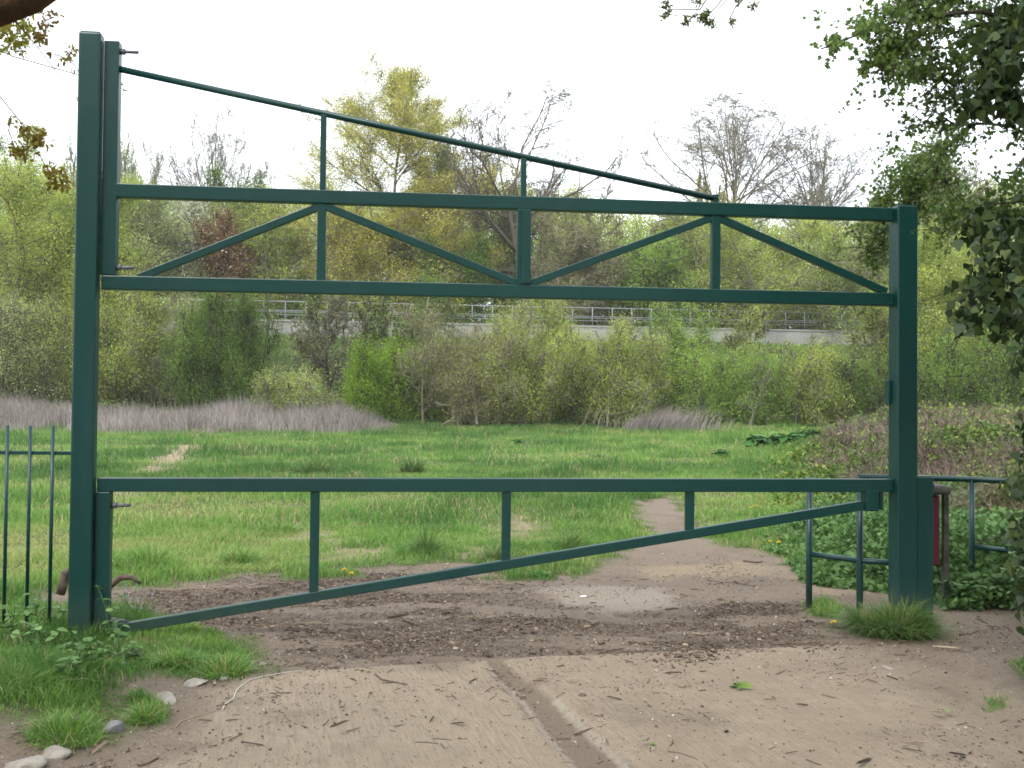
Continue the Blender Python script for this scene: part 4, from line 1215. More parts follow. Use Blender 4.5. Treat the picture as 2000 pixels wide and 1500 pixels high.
# ---------------------------------------------------------------- leafy plants
def leafy_plant(name, label, cat, x, y, h, nst, nl, lsize, mat, seed, grp=None, outline=LEAFOV, lean=.35, flower=None, z=None):
    rng = np.random.default_rng(seed)
    z = float(surf(x, y)) if z is None else z
    t = thing(name, label, cat, (x, y, z), 0, grp)
    az = rng.uniform(0, 6.28, nst)
    D = np.stack([np.cos(az) * lean, np.sin(az) * lean, np.ones(nst)], 1)
    S = np.stack([x + .04 * rng.normal(size=nst), y + .04 * rng.normal(size=nst), np.full(nst, z - .01)], 1)
    P = shoot(rng, S, D, h * rng.uniform(.6, 1.1, nst), 6, .1, 0)
    R = np.linspace(.0035, .0015, 6)[None].repeat(nst, 0)
    V, Fc = tubes(P, R, 5); np_obj('stems', V, Fc, mat, t, np.full(len(V), .3))
    tt = rng.uniform(.15, 1, (nst, nl)); C, Tn = sample(P, tt)
    C = C.reshape(-1, 3)
    a = rng.uniform(0, 6.28, len(C)); Dl = np.stack([np.cos(a), np.sin(a), np.full(len(C), .1)], 1)
    V, Fc, v = leaves(rng, C, lsize, outline, D=Dl, spread=.2, flatten=3.0)
    np_obj('leaves', V, Fc, mat, t, v)
    if flower:
        m, nf, fs, fname = flower
        i = rng.integers(0, nst, nf)
        Q = P[i, -1] + rng.normal(0, .025, (nf, 3))
        V, Fc, v = leaves(rng, Q, fs, LEAFOV, flatten=1); np_obj(fname, V, Fc, m, t, v)
    return t


NET = 'nettles round the foot of the left post'
for k, (px, py, dY, h, lab) in enumerate([
        (60, 1290, 0, .30, 'nettle with broad leaves under the bar railing, leftmost'), (110, 1300, 0, .26, 'nettle between the railing bars and the tall left post'),
        (160, 1318, 0, .2, 'low nettle in front of the tall left post'), (212, 1290, 0, .27, 'nettle at the right front corner of the tall left post'),
        (215, 1262, 0, .50, 'tall nettle climbing up the hinge stile of the swing gate'), (25, 1270, 0, .3, 'nettle at the left edge behind the railing bars'),
        (232, 1300, 0, .16, 'small nettle under the low end of the sloping rail'), (90, 1250, 0, .3, 'nettle behind the railing bars'),
        (135, 1345, 0, .14, 'small nettle low on the grassy verge')]):
    q = on_ground(px, py)
    leafy_plant('nettle', lab, 'nettle', q[0], q[1], h, 5 if h < .45 else 2, 9 if h < .45 else 12, .055, L_NETTLE, 400 + k, NET)
for k, (px, py, lab) in enumerate([(238, 1200, 'blue flowered forget-me-not beside the lower hinge bolt'), (268, 1212, 'blue flowered forget-me-not right of the hinge bolt'),
                                   (70, 1225, 'blue flowered forget-me-not behind the railing bars')]):
    q = on_ground(px, py)
    leafy_plant('blue_flower', lab, 'flower', q[0], q[1], .2, 6, 4, .035, L_NETTLE, 430 + k, 'blue flowers near the left post', flower=(L_BLUE, 14, .013, 'petals'))
for k, (px, py, h, lab) in enumerate([(1480, 872, .45, 'dark green dock plant at the left end of the dock patch'), (1530, 868, .45, 'dock plant in the middle of the dock patch'),
                                      (1575, 862, .4, 'pale dock plant at the right end of the dock patch, by the brambles'), (1015, 868, .22, 'dock plant in the middle of the field'),
                                      (1410, 892, .25, 'low dock plant left of the dock patch')]):
    q = on_ground(px, py)
    leafy_plant('dock_plant', lab, 'dock plant', q[0], q[1], h, 16, 5, .34 if h > .3 else .2, L_DOCK, 440 + k, 'dock plants in the field', lean=.9)
q = on_ground(1055, 1128)
leafy_plant('dock_plant', 'flat leaved dock growing at the edge of the worn earth behind the gate', 'dock plant', q[0], q[1], .08, 6, 4, .1, L_DOCK, 450, lean=1.2)


def dandelion(label, px, py, h, seed):
    rng = np.random.default_rng(seed)
    q = on_ground(px, py)
    t = thing('dandelion', label, 'dandelion', q, 0, 'dandelions in the grass')
    top = q + np.array([rng.normal(0, .01), 0, h])
    mb = MB(); mb.tube([q, (q + top) / 2 + np.array([.004, 0, 0]), top], .002, 5); mb.build('stem', L_NETTLE, t)
    n = 46; a = rng.uniform(0, 6.28, n)
    D = np.stack([np.cos(a), np.sin(a), rng.uniform(.1, .9, n)], 1)
    V, Fc, v = leaves(rng, np.repeat(top[None], n, 0), .022, LEAFOV * np.array([1, .5]), D=D, spread=.1)
    np_obj('flower_head', V, Fc, L_FLOW, t, v)
    return t


for k, (px, py, h, lab) in enumerate([
        (672, 1136, .10, 'dandelion left of its twin, on the grass strip under the gate'), (684, 1138, .08, 'dandelion right of its twin, on the grass strip under the gate'),
        (1467, 1006, .11, 'leftmost dandelion of the group at the bramble edge'), (1478, 1004, .12, 'second dandelion of the group at the bramble edge'),
        (1484, 1000, .15, 'highest dandelion of the group at the bramble edge'), (1473, 1000, .09, 'lowest dandelion of the group at the bramble edge'),
        (1502, 1074, .09, 'left one of two dandelions at the edge of the path'), (1520, 1075, .09, 'right one of two dandelions at the edge of the path'),
        (1536, 936, .12, 'dandelion showing just above the top rail of the swing gate'), (1628, 1224, .03, 'tiny dandelion in the worn grass near the right post')]):
    dandelion(lab, px, py, h, 460 + k)


# ---------------------------------------------------------------- stones, sticks, litter on the ground
def stone(name, label, px, py, wpx, hh, seed, mat=M_STONE, cat='stone', grp='stones at the lower left', flatz=.5):
    rng = np.random.default_rng(seed)
    q = on_ground(px, py); s = wpx / F * q[1] / 2
    t = bmesh.new(); bmesh.ops.create_icosphere(t, subdivisions=3, radius=1)
    o1, o2 = rng.uniform(0, 99, 2)
    cuts = [(unit(rng.normal(size=3)), rng.uniform(.5, .8)) for _ in range(9)]
    for vv in t.verts:
        c = np.array(vv.co)
        for nn, dd in cuts:
            e = c @ nn - dd
            if e > 0: c = c - nn * e * .92
        c = c * (1 + .10 * (float(noise(c[0] * 3 + o1, c[1] * 3 + c[2] * 2, seed)) - .5))
        vv.co = Vector((c[0] * s, c[1] * s * .8, c[2] * hh))
    me = bpy.data.meshes.new(name); t.to_mesh(me); t.free(); me.materials.append(mat)
    o = bpy.data.objects.new(name, me); COL.objects.link(o)
    o.location = (q[0], q[1], float(surf(q[0], q[1])) + hh * .02); o.rotation_euler = (rng.normal(0, .12), rng.normal(0, .12), rng.uniform(-.5, .5))
    return tag(o, label, cat, grp)


M_BRICK = rough_mat('broken_brick', [(0.3, (0.16, 0.05, 0.03)), (0.7, (0.3, 0.10, 0.06))], 16, .9, .6, .01)
M_GSTONE = rough_mat('grey_stone', [(0.3, (0.11, 0.108, 0.11)), (0.7, (0.24, 0.235, 0.24))], 14, .9, .6, .01)
stone('stone', 'pale angular stone in the verge, the middle one of the row', 322, 1372, 58, .05, 1)
stone('stone', 'flat pale stone nearest the grass tuft at the edge of the concrete', 384, 1335, 52, .035, 2)
stone('stone', 'grey wedge shaped stone at the end of the long grass', 216, 1432, 56, .045, 3, M_GSTONE)
stone('stone', 'smooth pale stone near the lower left corner', 112, 1474, 60, .045, 4)
stone('stone', 'large flat pale stone cut by the lower left corner', 45, 1496, 90, .04, 5)
stone('stone', 'small grey stone under the nettle by the gate', 243, 1306, 24, .03, 6, M_GSTONE)
stone('stone', 'small pale stone right of the flat one, by the tuft', 437, 1330, 24, .02, 7)
stone('stone', 'small whitish stone on the dark litter by the concrete edge', 512, 1300, 22, .02, 8)
stone('brick_piece', 'broken red brick lying under the nettles at the gate', 216, 1300, 20, .04, 9, M_BRICK, 'brick', None)
stone('stone', 'small dark reddish stone half sunk in the grass at the left edge', 18, 1350, 34, .04, 10, M_BRICK)
stone('stone', 'dark clod lying in the groove between the concrete slabs', 1022, 1357, 14, .02, 11, M_WOOD, 'clod', None)
stone('stone', 'brown stone lying on the earth right of the tuft', 1734, 1308, 26, .015, 12, M_STONE, 'stone', None)
stone('stone', 'small dark clod on the concrete, right of the groove', 1137, 1364, 20, .012, 13, M_WOOD, 'clod', None)
stone('stone', 'small pale pebble at the far end of the groove', 958, 1306, 15, .02, 14, M_STONE, 'stone', None)


def stick(label, pts, r, mat=M_WOOD, name='stick', cat='stick', grp='sticks lying on the track', lift=0.6, twig=None):
    W3 = []
    for q in pts:
        g_ = on_ground(*q[:2]); z = float(surf(g_[0], g_[1])) + r * lift + (q[2] if len(q) > 2 else 0)
        W3.append((g_[0], g_[1], z))
    mb = MB(); n = len(W3)
    mb.tube(W3, [r * (1 - .6 * i / (n - 1)) for i in range(n)], 7)
    if twig:
        g_ = on_ground(*twig); mb.tube([W3[n // 2], (g_[0], g_[1], W3[0][2])], [r * .6, r * .3], 6)
    o = mb.build(name, mat)
    return tag(o, label, cat, grp)


stick('short dark forked stick on the left concrete slab', [(733, 1324), (746, 1334), (770, 1338), (795, 1343)], .006, twig=(746, 1341))
stick('thin grey stick lying across the groove of the concrete', [(1122, 1426), (1150, 1424), (1176, 1425)], .005)
stick('short curved twig beside the dark clod in the groove', [(962, 1347), (985, 1352), (998, 1361)], .003)
stick('bent twig right of the groove', [(1087, 1367), (1098, 1360), (1104, 1358)], .003)
stick('dark stick on the path behind the gate, near the guard rail', [(1452, 1097), (1475, 1100), (1490, 1099)], .014)
stick('long thin dark twig on the path below the sloping rail', [(1395, 1142), (1425, 1137), (1440, 1139), (1475, 1146)], .006)
stick('thin dark stick on the bare earth at the right', [(1874, 1241), (1895, 1238), (1912, 1231)], .008)
stick('pale stick lying in the dark litter by the right end', [(1505, 1259), (1550, 1260), (1590, 1259)], .006)
stick('small dark twig on the bare earth in the middle right', [(1515, 1323), (1526, 1319), (1535, 1313)], .004)
stick('thin twig at the bottom of the left slab', [(812, 1456), (836, 1457), (856, 1459)], .003)
stick('thin twig above it on the left slab', [(845, 1449), (870, 1450), (884, 1452)], .003)
stick('thin dark root at the lower left on the earth', [(270, 1500), (290, 1494), (310, 1484)], .008)
stick('faint twig near the bottom edge right of the groove', [(1304, 1475), (1330, 1478), (1362, 1490)], .003)
stick('short dark stick at the left end of the dark litter', [(1300, 1193), (1318, 1190), (1326, 1191)], .008)
# fallen branch behind the left post
W3 = [at(118, 1160, 8.0), at(124, 1140, 8.0), at(126, 1120, 8.0), at(142, 1112, 8.0), at(170, 1130, 8.05), at(205, 1155, 8.1), at(228, 1133, 8.1), at(238, 1127, 8.1), at(258, 1128, 8.1), at(276, 1140, 8.1)]
mb = MB(); mb.tube(W3, [.035, .034, .036, .034, .032, .03, .026, .024, .02, .012], 10)
mb.tube([W3[7], at(241, 1120, 8.1)], [.015, .008], 7)
tag(mb.build('fallen_branch', M_WOOD), 'crooked brown fallen branch lying behind the tall left post', 'branch')
# white cable
M_CABLE = rough_mat('pale_cord', [(0.3, (0.4, 0.38, 0.33)), (0.7, (0.52, 0.5, 0.46))], 20, .8, .1, .002)
M_STRAW = rough_mat('straw_stalk', [(0.3, (0.24, 0.19, 0.12)), (0.7, (0.36, 0.3, 0.2))], 20, .9, .1, .002)
stick('thin white cord curving along the edge of the left concrete slab', [(434, 1392), (440, 1380), (456, 1370), (461, 1355), (470, 1345), (490, 1333), (520, 1324), (555, 1318), (592, 1315)],
      .0035, M_CABLE, 'cord', 'cord', None, 1.5)
stick('thin straw stalk continuing from the white cord down the verge', [(342, 1424), (352, 1411), (385, 1402), (410, 1396), (432, 1386)], .003, M_STRAW, 'stalk', 'stalk', None, 1.2)

# leaves lying on the ground
def ground_sprig(label, px, py, n, size, seed, mat=L_HAW, name='green_sprig', cat='leaf sprig'):
    rng = np.random.default_rng(seed); q = on_ground(px, py)
    a = rng.uniform(0, 6.28, n)
    P = np.stack([q[0] + rng.normal(0, size * .35, n), q[1] + rng.normal(0, size * .3, n), surf(q[0], q[1]) + rng.uniform(.004, .03, n)], 1)
    D = np.stack([np.cos(a), np.sin(a) * .8, rng.uniform(-.05, .35, n)], 1)
    V, Fc, v = leaves(rng, P, size, LEAFHAW, D=D, spread=.1, flatten=2)
    tag(np_obj(name, V, Fc, mat, None, v), label, cat)


ground_sprig('torn green leafy sprig lying on the right concrete slab', 1446, 1350, 9, .045, 500, L_BRIGHT)
ground_sprig('small green leaf near the bottom, right of the groove', 1270, 1462, 2, .035, 501, L_BRIGHT, 'fallen_leaf', 'leaf')
ground_sprig('dry grey-green leaf lying on the bare earth at the right', 1850, 1405, 2, .05, 502, L_GREY, 'fallen_leaf', 'leaf')
M_PAPER = rough_mat('white_paper', [(0.3, (0.6, 0.6, 0.6)), (0.7, (0.75, 0.75, 0.75))], 10, .8, .2, .002)
stone('paper_scrap', 'scrap of white paper on the pale earth behind the sloping rail', 1138, 1165, 16, .008, 520, M_PAPER, 'paper scrap', None)

# wood chip and leaf litter, loose gravel
def chips(name, label, seed, n, xr, yr, weight, size, asp, mat, hh=.25):
    rng = np.random.default_rng(seed)
    x = rng.uniform(*xr, n); y = rng.uniform(*yr, n)
    k = rng.uniform(0, 1, n) < weight(x, y)
    x, y = x[k], y[k]; n = len(x)
    a = rng.uniform(0, 6.28, n)
    d = np.stack([np.cos(a), np.sin(a), rng.normal(0, .15, n)], 1)
    w = np.stack([-np.sin(a), np.cos(a), rng.normal(0, .3, n)], 1)
    s = size * rng.lognormal(0, .45, n)
    c = np.stack([x, y, surf(x, y) + s * .06], 1)
    u = np.array([0, 0, 1.0])[None] * (s * hh * rng.uniform(.4, 1, n))[:, None]
    d = d * s[:, None] * .5; w = w * (s * asp * rng.uniform(.5, 1.2, n))[:, None] * .5
    V = np.stack([c - d - w, c + d - w * .7, c + d * .8 + w, c - d * .9 + w * .8, c - d * .6 + u, c + d * .6 + u], 1)
    b = (np.arange(n) * 6)[:, None]
    Fq = np.concatenate([b + np.array([0, 1, 5, 4]), b + np.array([3, 4, 5, 2])], 0)
    v = np.repeat(np.clip(rng.normal(.45, .25, n), 0, 1), 6)
    return tag(np_obj(name, V.reshape(-1, 3), Fq, mat, None, v), label, name.replace('_', ' '), kind='stuff')


C_CHIP = leaf_mat('litter_chip', [(0, (.028, .02, .015)), (.5, (.095, .07, .052)), (.85, (.18, .135, .10)), (1, (.34, .27, .19))], 0.0, .9, .15)
C_GRAV = leaf_mat('gravel_chip', [(0, (.07, .055, .045)), (.5, (.22, .18, .14)), (1, (.45, .4, .34))], 0.0, .9, .15)


def w_lit(x, y):
    m = masks(x, y); return np.clip(m[4] * 1.2 - .1, 0, 1) * (.12 + 1.1 * sstep(.35, .65, fbm(x * 1.6, y * 3.6, 71, 4))) * (m[0] > .5)


def w_bare(x, y):
    m = masks(x, y); return m[0] * (.16 + .5 * sstep(.42, .68, fbm(x * 1.5, y * 1.5, 72, 4))) * (1 - .35 * m[2])


chips('leaf_litter', 'dark wood chip and leaf litter scattered under the gate', 601, 90000, (-3.2, 3.4), (5.9, 9.6), w_lit, .016, .38, C_CHIP)
chips('twig_litter', 'short dead twigs strewn over the earth and the concrete', 602, 7000, (-3.2, 5.0), (3.8, 10), w_bare, .05, .07, C_CHIP, .08)
chips('gravel', 'small loose stones strewn over the worn earth', 603, 60000, (-3.2, 5.0), (3.6, 11), w_bare, .0075, .8, C_GRAV, .6)
chips('soil_crumbs', 'dark crumbs of soil on the concrete and the path', 604, 70000, (-3.2, 5.0), (3.6, 11), w_bare, .007, .7, C_CHIP, .5)


# ---------------------------------------------------------------- overhanging trees in the foreground
def guided(paths, K=12):
    """photo-guided limbs: list of [(px,py,Y)...], r0, r1 -> levels arrays"""
    Ps, R0, R1 = [], [], []
    for pts, r0, r1 in paths:
        W = np.array([q if len(q) == 4 and q[3] is None else at(*q[:3]) for q in pts])
        d = np.concatenate([[0], np.cumsum(np.linalg.norm(np.diff(W, axis=0), axis=1))]); t = np.linspace(0, d[-1], K)
        Ps.append(np.stack([np.interp(t, d, W[:, i]) for i in range(3)], 1)); R0.append(r0); R1.append(r1)
    return np.array(Ps), np.array(R0), np.array(R1)


def leafy_limb(rng, P, R0, R1, twig_len, per_m, lsize, outline, nleaf, droop=-.1, ang=55, jit=.012, sub=3, tmin=0.0, vb=.5, spread=1.0):
    """side twigs and leaves along limbs; returns levels and leaf arrays"""
    ln = np.linalg.norm(np.diff(P, axis=1), axis=2).sum(1)
    m = int(max(2, per_m * ln.mean()))
    n = len(P)
    t = tmin + (1 - tmin) * (np.arange(m)[None] + rng.uniform(0, 1, (n, m))) / m
    C, Tn = sample(P, t); C = C.reshape(-1, 3); Tn = Tn.reshape(-1, 3)
    pr = unit(np.cross(Tn, rng.normal(size=Tn.shape))); a = np.radians(rng.normal(ang, 15, len(Tn)))[:, None]
    D = Tn * np.cos(a) + pr * np.sin(a)
    Ln = twig_len * rng.uniform(.3, 1.2, len(C))
    P1 = shoot(rng, C, D, Ln, 6, .14, droop); ra = np.full(len(C), .0032); L1 = (P1, ra[:, None] * np.linspace(1, .4, 6)[None])
    t2 = rng.uniform(.15, 1, (len(P1), sub)); C2, T2 = sample(P1, t2); C2 = C2.reshape(-1, 3); T2 = T2.reshape(-1, 3)
    D2 = unit(T2 + rng.normal(0, .8, T2.shape))
    P2 = shoot(rng, C2, D2, np.repeat(Ln, sub) * .42 * rng.uniform(.4, 1.2, len(C2)), 4, .14, droop)
    L2 = (P2, np.full(len(P2), .0018)[:, None] * np.linspace(1, .5, 4)[None])
    q = []
    for (pp, kk) in ((P1, nleaf), (P2, nleaf)):
        tt = rng.uniform(.05, 1, (len(pp), kk)); c, _ = sample(pp, tt); q.append(c.reshape(-1, 3))
    Q = np.concatenate(q); Q = Q + rng.normal(0, jit, Q.shape)
    lf = leaves(rng, Q, lsize, outline, spread=spread, D=np.array([0, 0, -.35]), vbase=vb + (fbm(Q[:, 0] * 4, Q[:, 2] * 4, 7) - .5) * .7)
    return [L1, L2], lf


# hawthorn on the right (trunk outside the frame)
rng = np.random.default_rng(700)
hx, hy = 4.25, 5.9
HT = thing('hawthorn_tree', 'small leaved hawthorn reaching in from the right edge above the right post', 'tree', (hx, hy, float(surf(hx, hy))))


def bough(*pts): return list(pts)


YH = 5.9
HP = [
    ([(2420, 60, 5.9), (2060, 20, 5.8), (1985, 35, 5.7), (1925, 42, 5.6), (1912, 14, 5.5), (1890, 12, 5.5), (1840, 35, 5.4), (1770, 33, 5.4), (1740, 52, 5.4), (1690, 62, 5.4), (1650, 75, 5.4), (1603, 96, 5.4)], .035, .004),
    ([(1990, 30, 5.7), (1930, 45, 5.8), (1880, 58, 5.8), (1820, 80, 5.8), (1795, 108, 5.8), (1785, 150, 5.8)], .012, .003),
    ([(2100, 70, 5.9), (1990, 62, 5.9), (1935, 78, 5.9), (1890, 105, 5.9), (1860, 150, 5.9), (1830, 190, 5.9), (1815, 232, 5.9)], .014, .003),
    ([(1740, 52, 5.4), (1735, 75, 5.4), (1727, 105, 5.35), (1716, 138, 5.3)], .005, .002),
    ([(2380, 420, 6.2), (2060, 292, 6.1), (2000, 260, 6.1), (1955, 237, 6.0), (1900, 245, 6.0), (1850, 245, 6.0), (1838, 232, 6.0), (1820, 214, 6.0)], .03, .005),
    ([(1895, 246, 6.0), (1862, 275, 6.6), (1832, 310, 7.4), (1800, 345, 7.7), (1760, 378, 7.8), (1715, 405, 7.8), (1690, 412, 7.8)], .016, .003),
    ([(1800, 345, 7.7), (1770, 400, 7.8), (1730, 440, 7.8), (1700, 470, 7.8), (1688, 492, 7.8)], .008, .002),
    ([(1800, 350, 7.7), (1795, 400, 7.8), (1770, 450, 7.8), (1715, 500, 7.8), (1700, 520, 7.8)], .008, .002),
    ([(1832, 310, 7.4), (1850, 360, 7.6), (1880, 410, 7.6), (1850, 440, 7.6)], .008, .002),
    ([(2380, 430, 6.2), (2060, 390, 6.0), (1985, 395, 6.0), (1925, 400, 6.0), (1880, 430, 6.0), (1840, 455, 6.0)], .018, .003),
    ([(2300, -120, 5.8), (2000, -60, 5.6), (1880, -20, 5.5), (1800, 0, 5.5), (1745, 18, 5.5)], .02, .003),
    ([(2300, 150, 6.0), (2060, 130, 6.0), (1980, 160, 6.0), (1920, 190, 6.0), (1880, 200, 6.0), (1850, 225, 6.0), (1790, 212, 6.0)], .016, .003),
    ([(2060, 40, 5.7), (1960, 90, 5.7), (1910, 140, 5.7), (1880, 180, 5.7), (1840, 150, 5.7)], .012, .003),
    ([(2100, 480, 6.1), (2010, 450, 6.1), (1960, 430, 6.1), (1930, 470, 6.1)], .012, .003),
    ([(1905, 20, 5.6), (1860, -10, 5.6), (1790, -5, 5.6), (1750, 10, 5.6)], .008, .003),
    ([(1840, 35, 5.4), (1800, 70, 5.4), (1770, 85, 5.4), (1750, 100, 5.4)], .006, .002),
    ([(1860, 275, 6.6), (1810, 290, 7.4), (1780, 330, 7.7), (1745, 355, 7.8), (1712, 380, 7.8)], .006, .002),
]
P, R0, R1 = guided(HP)
Tk = [np.array([hx, hy, float(surf(hx, hy)) - .1]), np.array([hx - .05, hy, 1.2]), np.array([hx + .08, hy + .02, 2.4]), np.array([hx, hy, 3.6]), np.array([hx - .15, hy - .05, 4.6])]
mb = MB(); mb.tube(Tk, [.15, .12, .10, .08, .05], 12); mb.build('trunk', M_BARKD, HT)
levs, lf = leafy_limb(rng, P, R0, R1, .27, 24, .028, LEAFHAW, 5, droop=-.05, sub=3, jit=.016)
Rr = R0[:, None] + (R1 - R0)[:, None] * np.linspace(0, 1, 12)[None] ** .7
V, Fc = join([tubes(P, Rr, 8), tubes(*levs[0], 4), tubes(*levs[1], 3)])
np_obj('boughs', V, Fc, M_BARKD, HT, smooth=True)
# fuller leaf masses where the photo shows them
Qs = []
for px, py, w, h, Y, n in [(1785, 345, 62, 42, 7.8, 1500), (1735, 400, 45, 45, 7.8, 900), (1720, 460, 28, 45, 7.8, 260), (1860, 400, 60, 40, 7.4, 600), (1960, 60, 60, 60, 5.8, 500), (1840, 120, 45, 45, 5.7, 200),
                           (1960, 420, 60, 35, 6.1, 800), (1810, 20, 60, 25, 5.6, 240), (1890, 60, 50, 40, 5.8, 240), (1980, 360, 40, 30, 6.1, 300),
                           (1640, 82, 34, 12, 5.4, 150), (1700, 52, 34, 16, 5.4, 240), (1727, 110, 12, 26, 5.4, 110), (1690, 135, 18, 12, 5.4, 60), (1745, 15, 26, 14, 5.5, 140), (1790, 130, 22, 24, 5.8, 180)]:
    a = rng.normal(0, .45, (n, 2))
    # leaf sprays along short drooping arcs rather than an even cloud
    c = rng.normal(0, .5, (n // 12 + 1, 2))
    i = rng.integers(0, len(c), n)
    xy = c[i] * np.array([w, h]) + rng.normal(0, .12, (n, 2)) * np.array([w, h])
    Qs.append(np.array([at(px + q[0], py + q[1], Y + d) for q, d in zip(xy, rng.normal(0, .12, n))]))
Q2 = np.concatenate(Qs)
tt = rng.uniform(.12, 1, (len(P), 90)); cc, _ = sample(P, tt)
Q2 = np.concatenate([Q2, cc.reshape(-1, 3) + rng.normal(0, .03, (cc.size // 3, 3))])
V2, F2, v2 = leaves(rng, Q2, .027, LEAFHAW, D=np.array([0, 0, -.35]), vbase=.5 + (fbm(Q2[:, 0] * 4, Q2[:, 2] * 4, 7) - .5) * .8)
V, Fc = join([(lf[0], lf[1]), (V2, F2)])
n = 9000  # extra crown leaves outside the frame, added to shade the ground at the right
d = unit(rng.normal(size=(n, 3))) * rng.uniform(.3, 1, (n, 1)) ** .5 * np.array([1.35, 1.9, 1.3]) + np.array([5.0, 4.9, 3.5])
V3, F3, v3 = leaves(rng, d, .06, LEAFHAW)
V, Fc = join([(V, Fc), (V3, F3)])
np_obj('foliage', V, Fc, L_HAW, HT, np.concatenate([lf[2], v2, v3]))

# ivy hanging on it
rng = np.random.default_rng(720)
IV = thing('ivy', 'dark glossy ivy hanging in swags all down the right edge', 'ivy', (4.0, 5.5, 0.1))
Qs, Ds = [], []
for px, py, w, h, Y, n in [(1958, 110, 32, 45, 5.2, 110), (1940, 165, 28, 30, 5.2, 90), (1905, 205, 20, 18, 5.3, 45), (1992, 215, 20, 25, 5.2, 50), (1985, 30, 30, 30, 5.2, 70),
                           (1975, 480, 42, 50, 5.3, 100), (1915, 440, 26, 26, 5.5, 60), (1995, 560, 36, 60, 5.2, 80), (1930, 555, 26, 25, 5.4, 60), (1885, 615, 22, 14, 5.4, 40),
                           (1970, 620, 30, 30, 5.3, 80), (2024, 700, 12, 60, 5.2, 40), (2018, 850, 10, 50, 5.1, 30), (1990, 945, 14, 14, 5.2, 18), (1998, 1040, 18, 30, 5.2, 36),
                           (2006, 1150, 22, 40, 5.2, 50), (2070, 400, 55, 200, 5.4, 220), (2085, 900, 30, 220, 5.3, 160), (2070, 620, 30, 80, 5.2, 90), (1900, 560, 20, 14, 5.5, 20)]:
    xy = rng.normal(0, .6, (n, 2)) * np.array([w, h])
    Qs.append(np.array([at(px + q[0], py + q[1], Y + d) for q, d in zip(xy, rng.normal(0, .10, n))]))
Q = np.concatenate(Qs); Q = Q[Q[:, 2] > surf(Q[:, 0], Q[:, 1]) + .03]
V, Fc, v = leaves(rng, np.repeat(Q, 2, 0) + rng.normal(0, .03, (2 * len(Q), 3)), .052, LEAFIVY, D=np.array([0, -.15, -.9]), spread=.55, vbase=.42, vsd=.22, fold=.3, var=.4)
np_obj('foliage', V, Fc, L_IVY, IV, v)
IP = [([(2100, 720, 5.2), (1985, 560, 5.3), (1930, 600, 5.4), (1855, 625, 5.4)], .006, .002), ([(2060, 500, 5.3), (1960, 560, 5.4), (1855, 570, 5.6), (1796, 588, 5.8)], .006, .0015),
      ([(1960, 570, 5.4), (1900, 620, 5.5), (1870, 665, 5.5), (1848, 730, 5.6)], .004, .0015), ([(2080, 150, 5.2), (1990, 140, 5.2), (1960, 152, 5.2), (1935, 146, 5.2)], .004, .002),
      ([(2080, 170, 5.2), (1990, 205, 5.2), (1960, 225, 5.2), (1910, 250, 5.6)], .004, .002), ([(2060, 640, 5.2), (1985, 690, 5.3), (1960, 760, 5.3)], .004, .0015),
      ([(2070, 1010, 5.2), (1990, 1030, 5.4), (1950, 1050, 5.6), (1905, 1062, 5.9)], .006, .002), ([(2080, 1200, 5.2), (2020, 800, 5.2), (2030, 400, 5.3), (2040, 60, 5.3)], .02, .014)]
P, R0, R1 = guided(IP)
V, Fc = tubes(P, R0[:, None] + (R1 - R0)[:, None] * np.linspace(0, 1, 12)[None], 6)
np_obj('stems', V, Fc, M_BARKD, IV, smooth=True)
# shrubs rooted at the lower right, under the ivy
for k, (px, py, h, lab) in enumerate([(1975, 1188, .45, 'leafy weed at the right edge under the ivy'), (1930, 1185, .32, 'leafy weed beside the foot of the right guard rail'),
                                      (2030, 1220, .6, 'leafy weed outside the right edge'), (1870, 1178, .25, 'leafy weed between the short post and the guard rail foot')]):
    q = on_ground(px, py)
    leafy_plant('leafy_weed', lab, 'weed', q[0], q[1], h, 12, 14, .06, L_NETTLE, 730 + k, 'leafy weeds at the foot of the right hand guard rail', lean=.5)

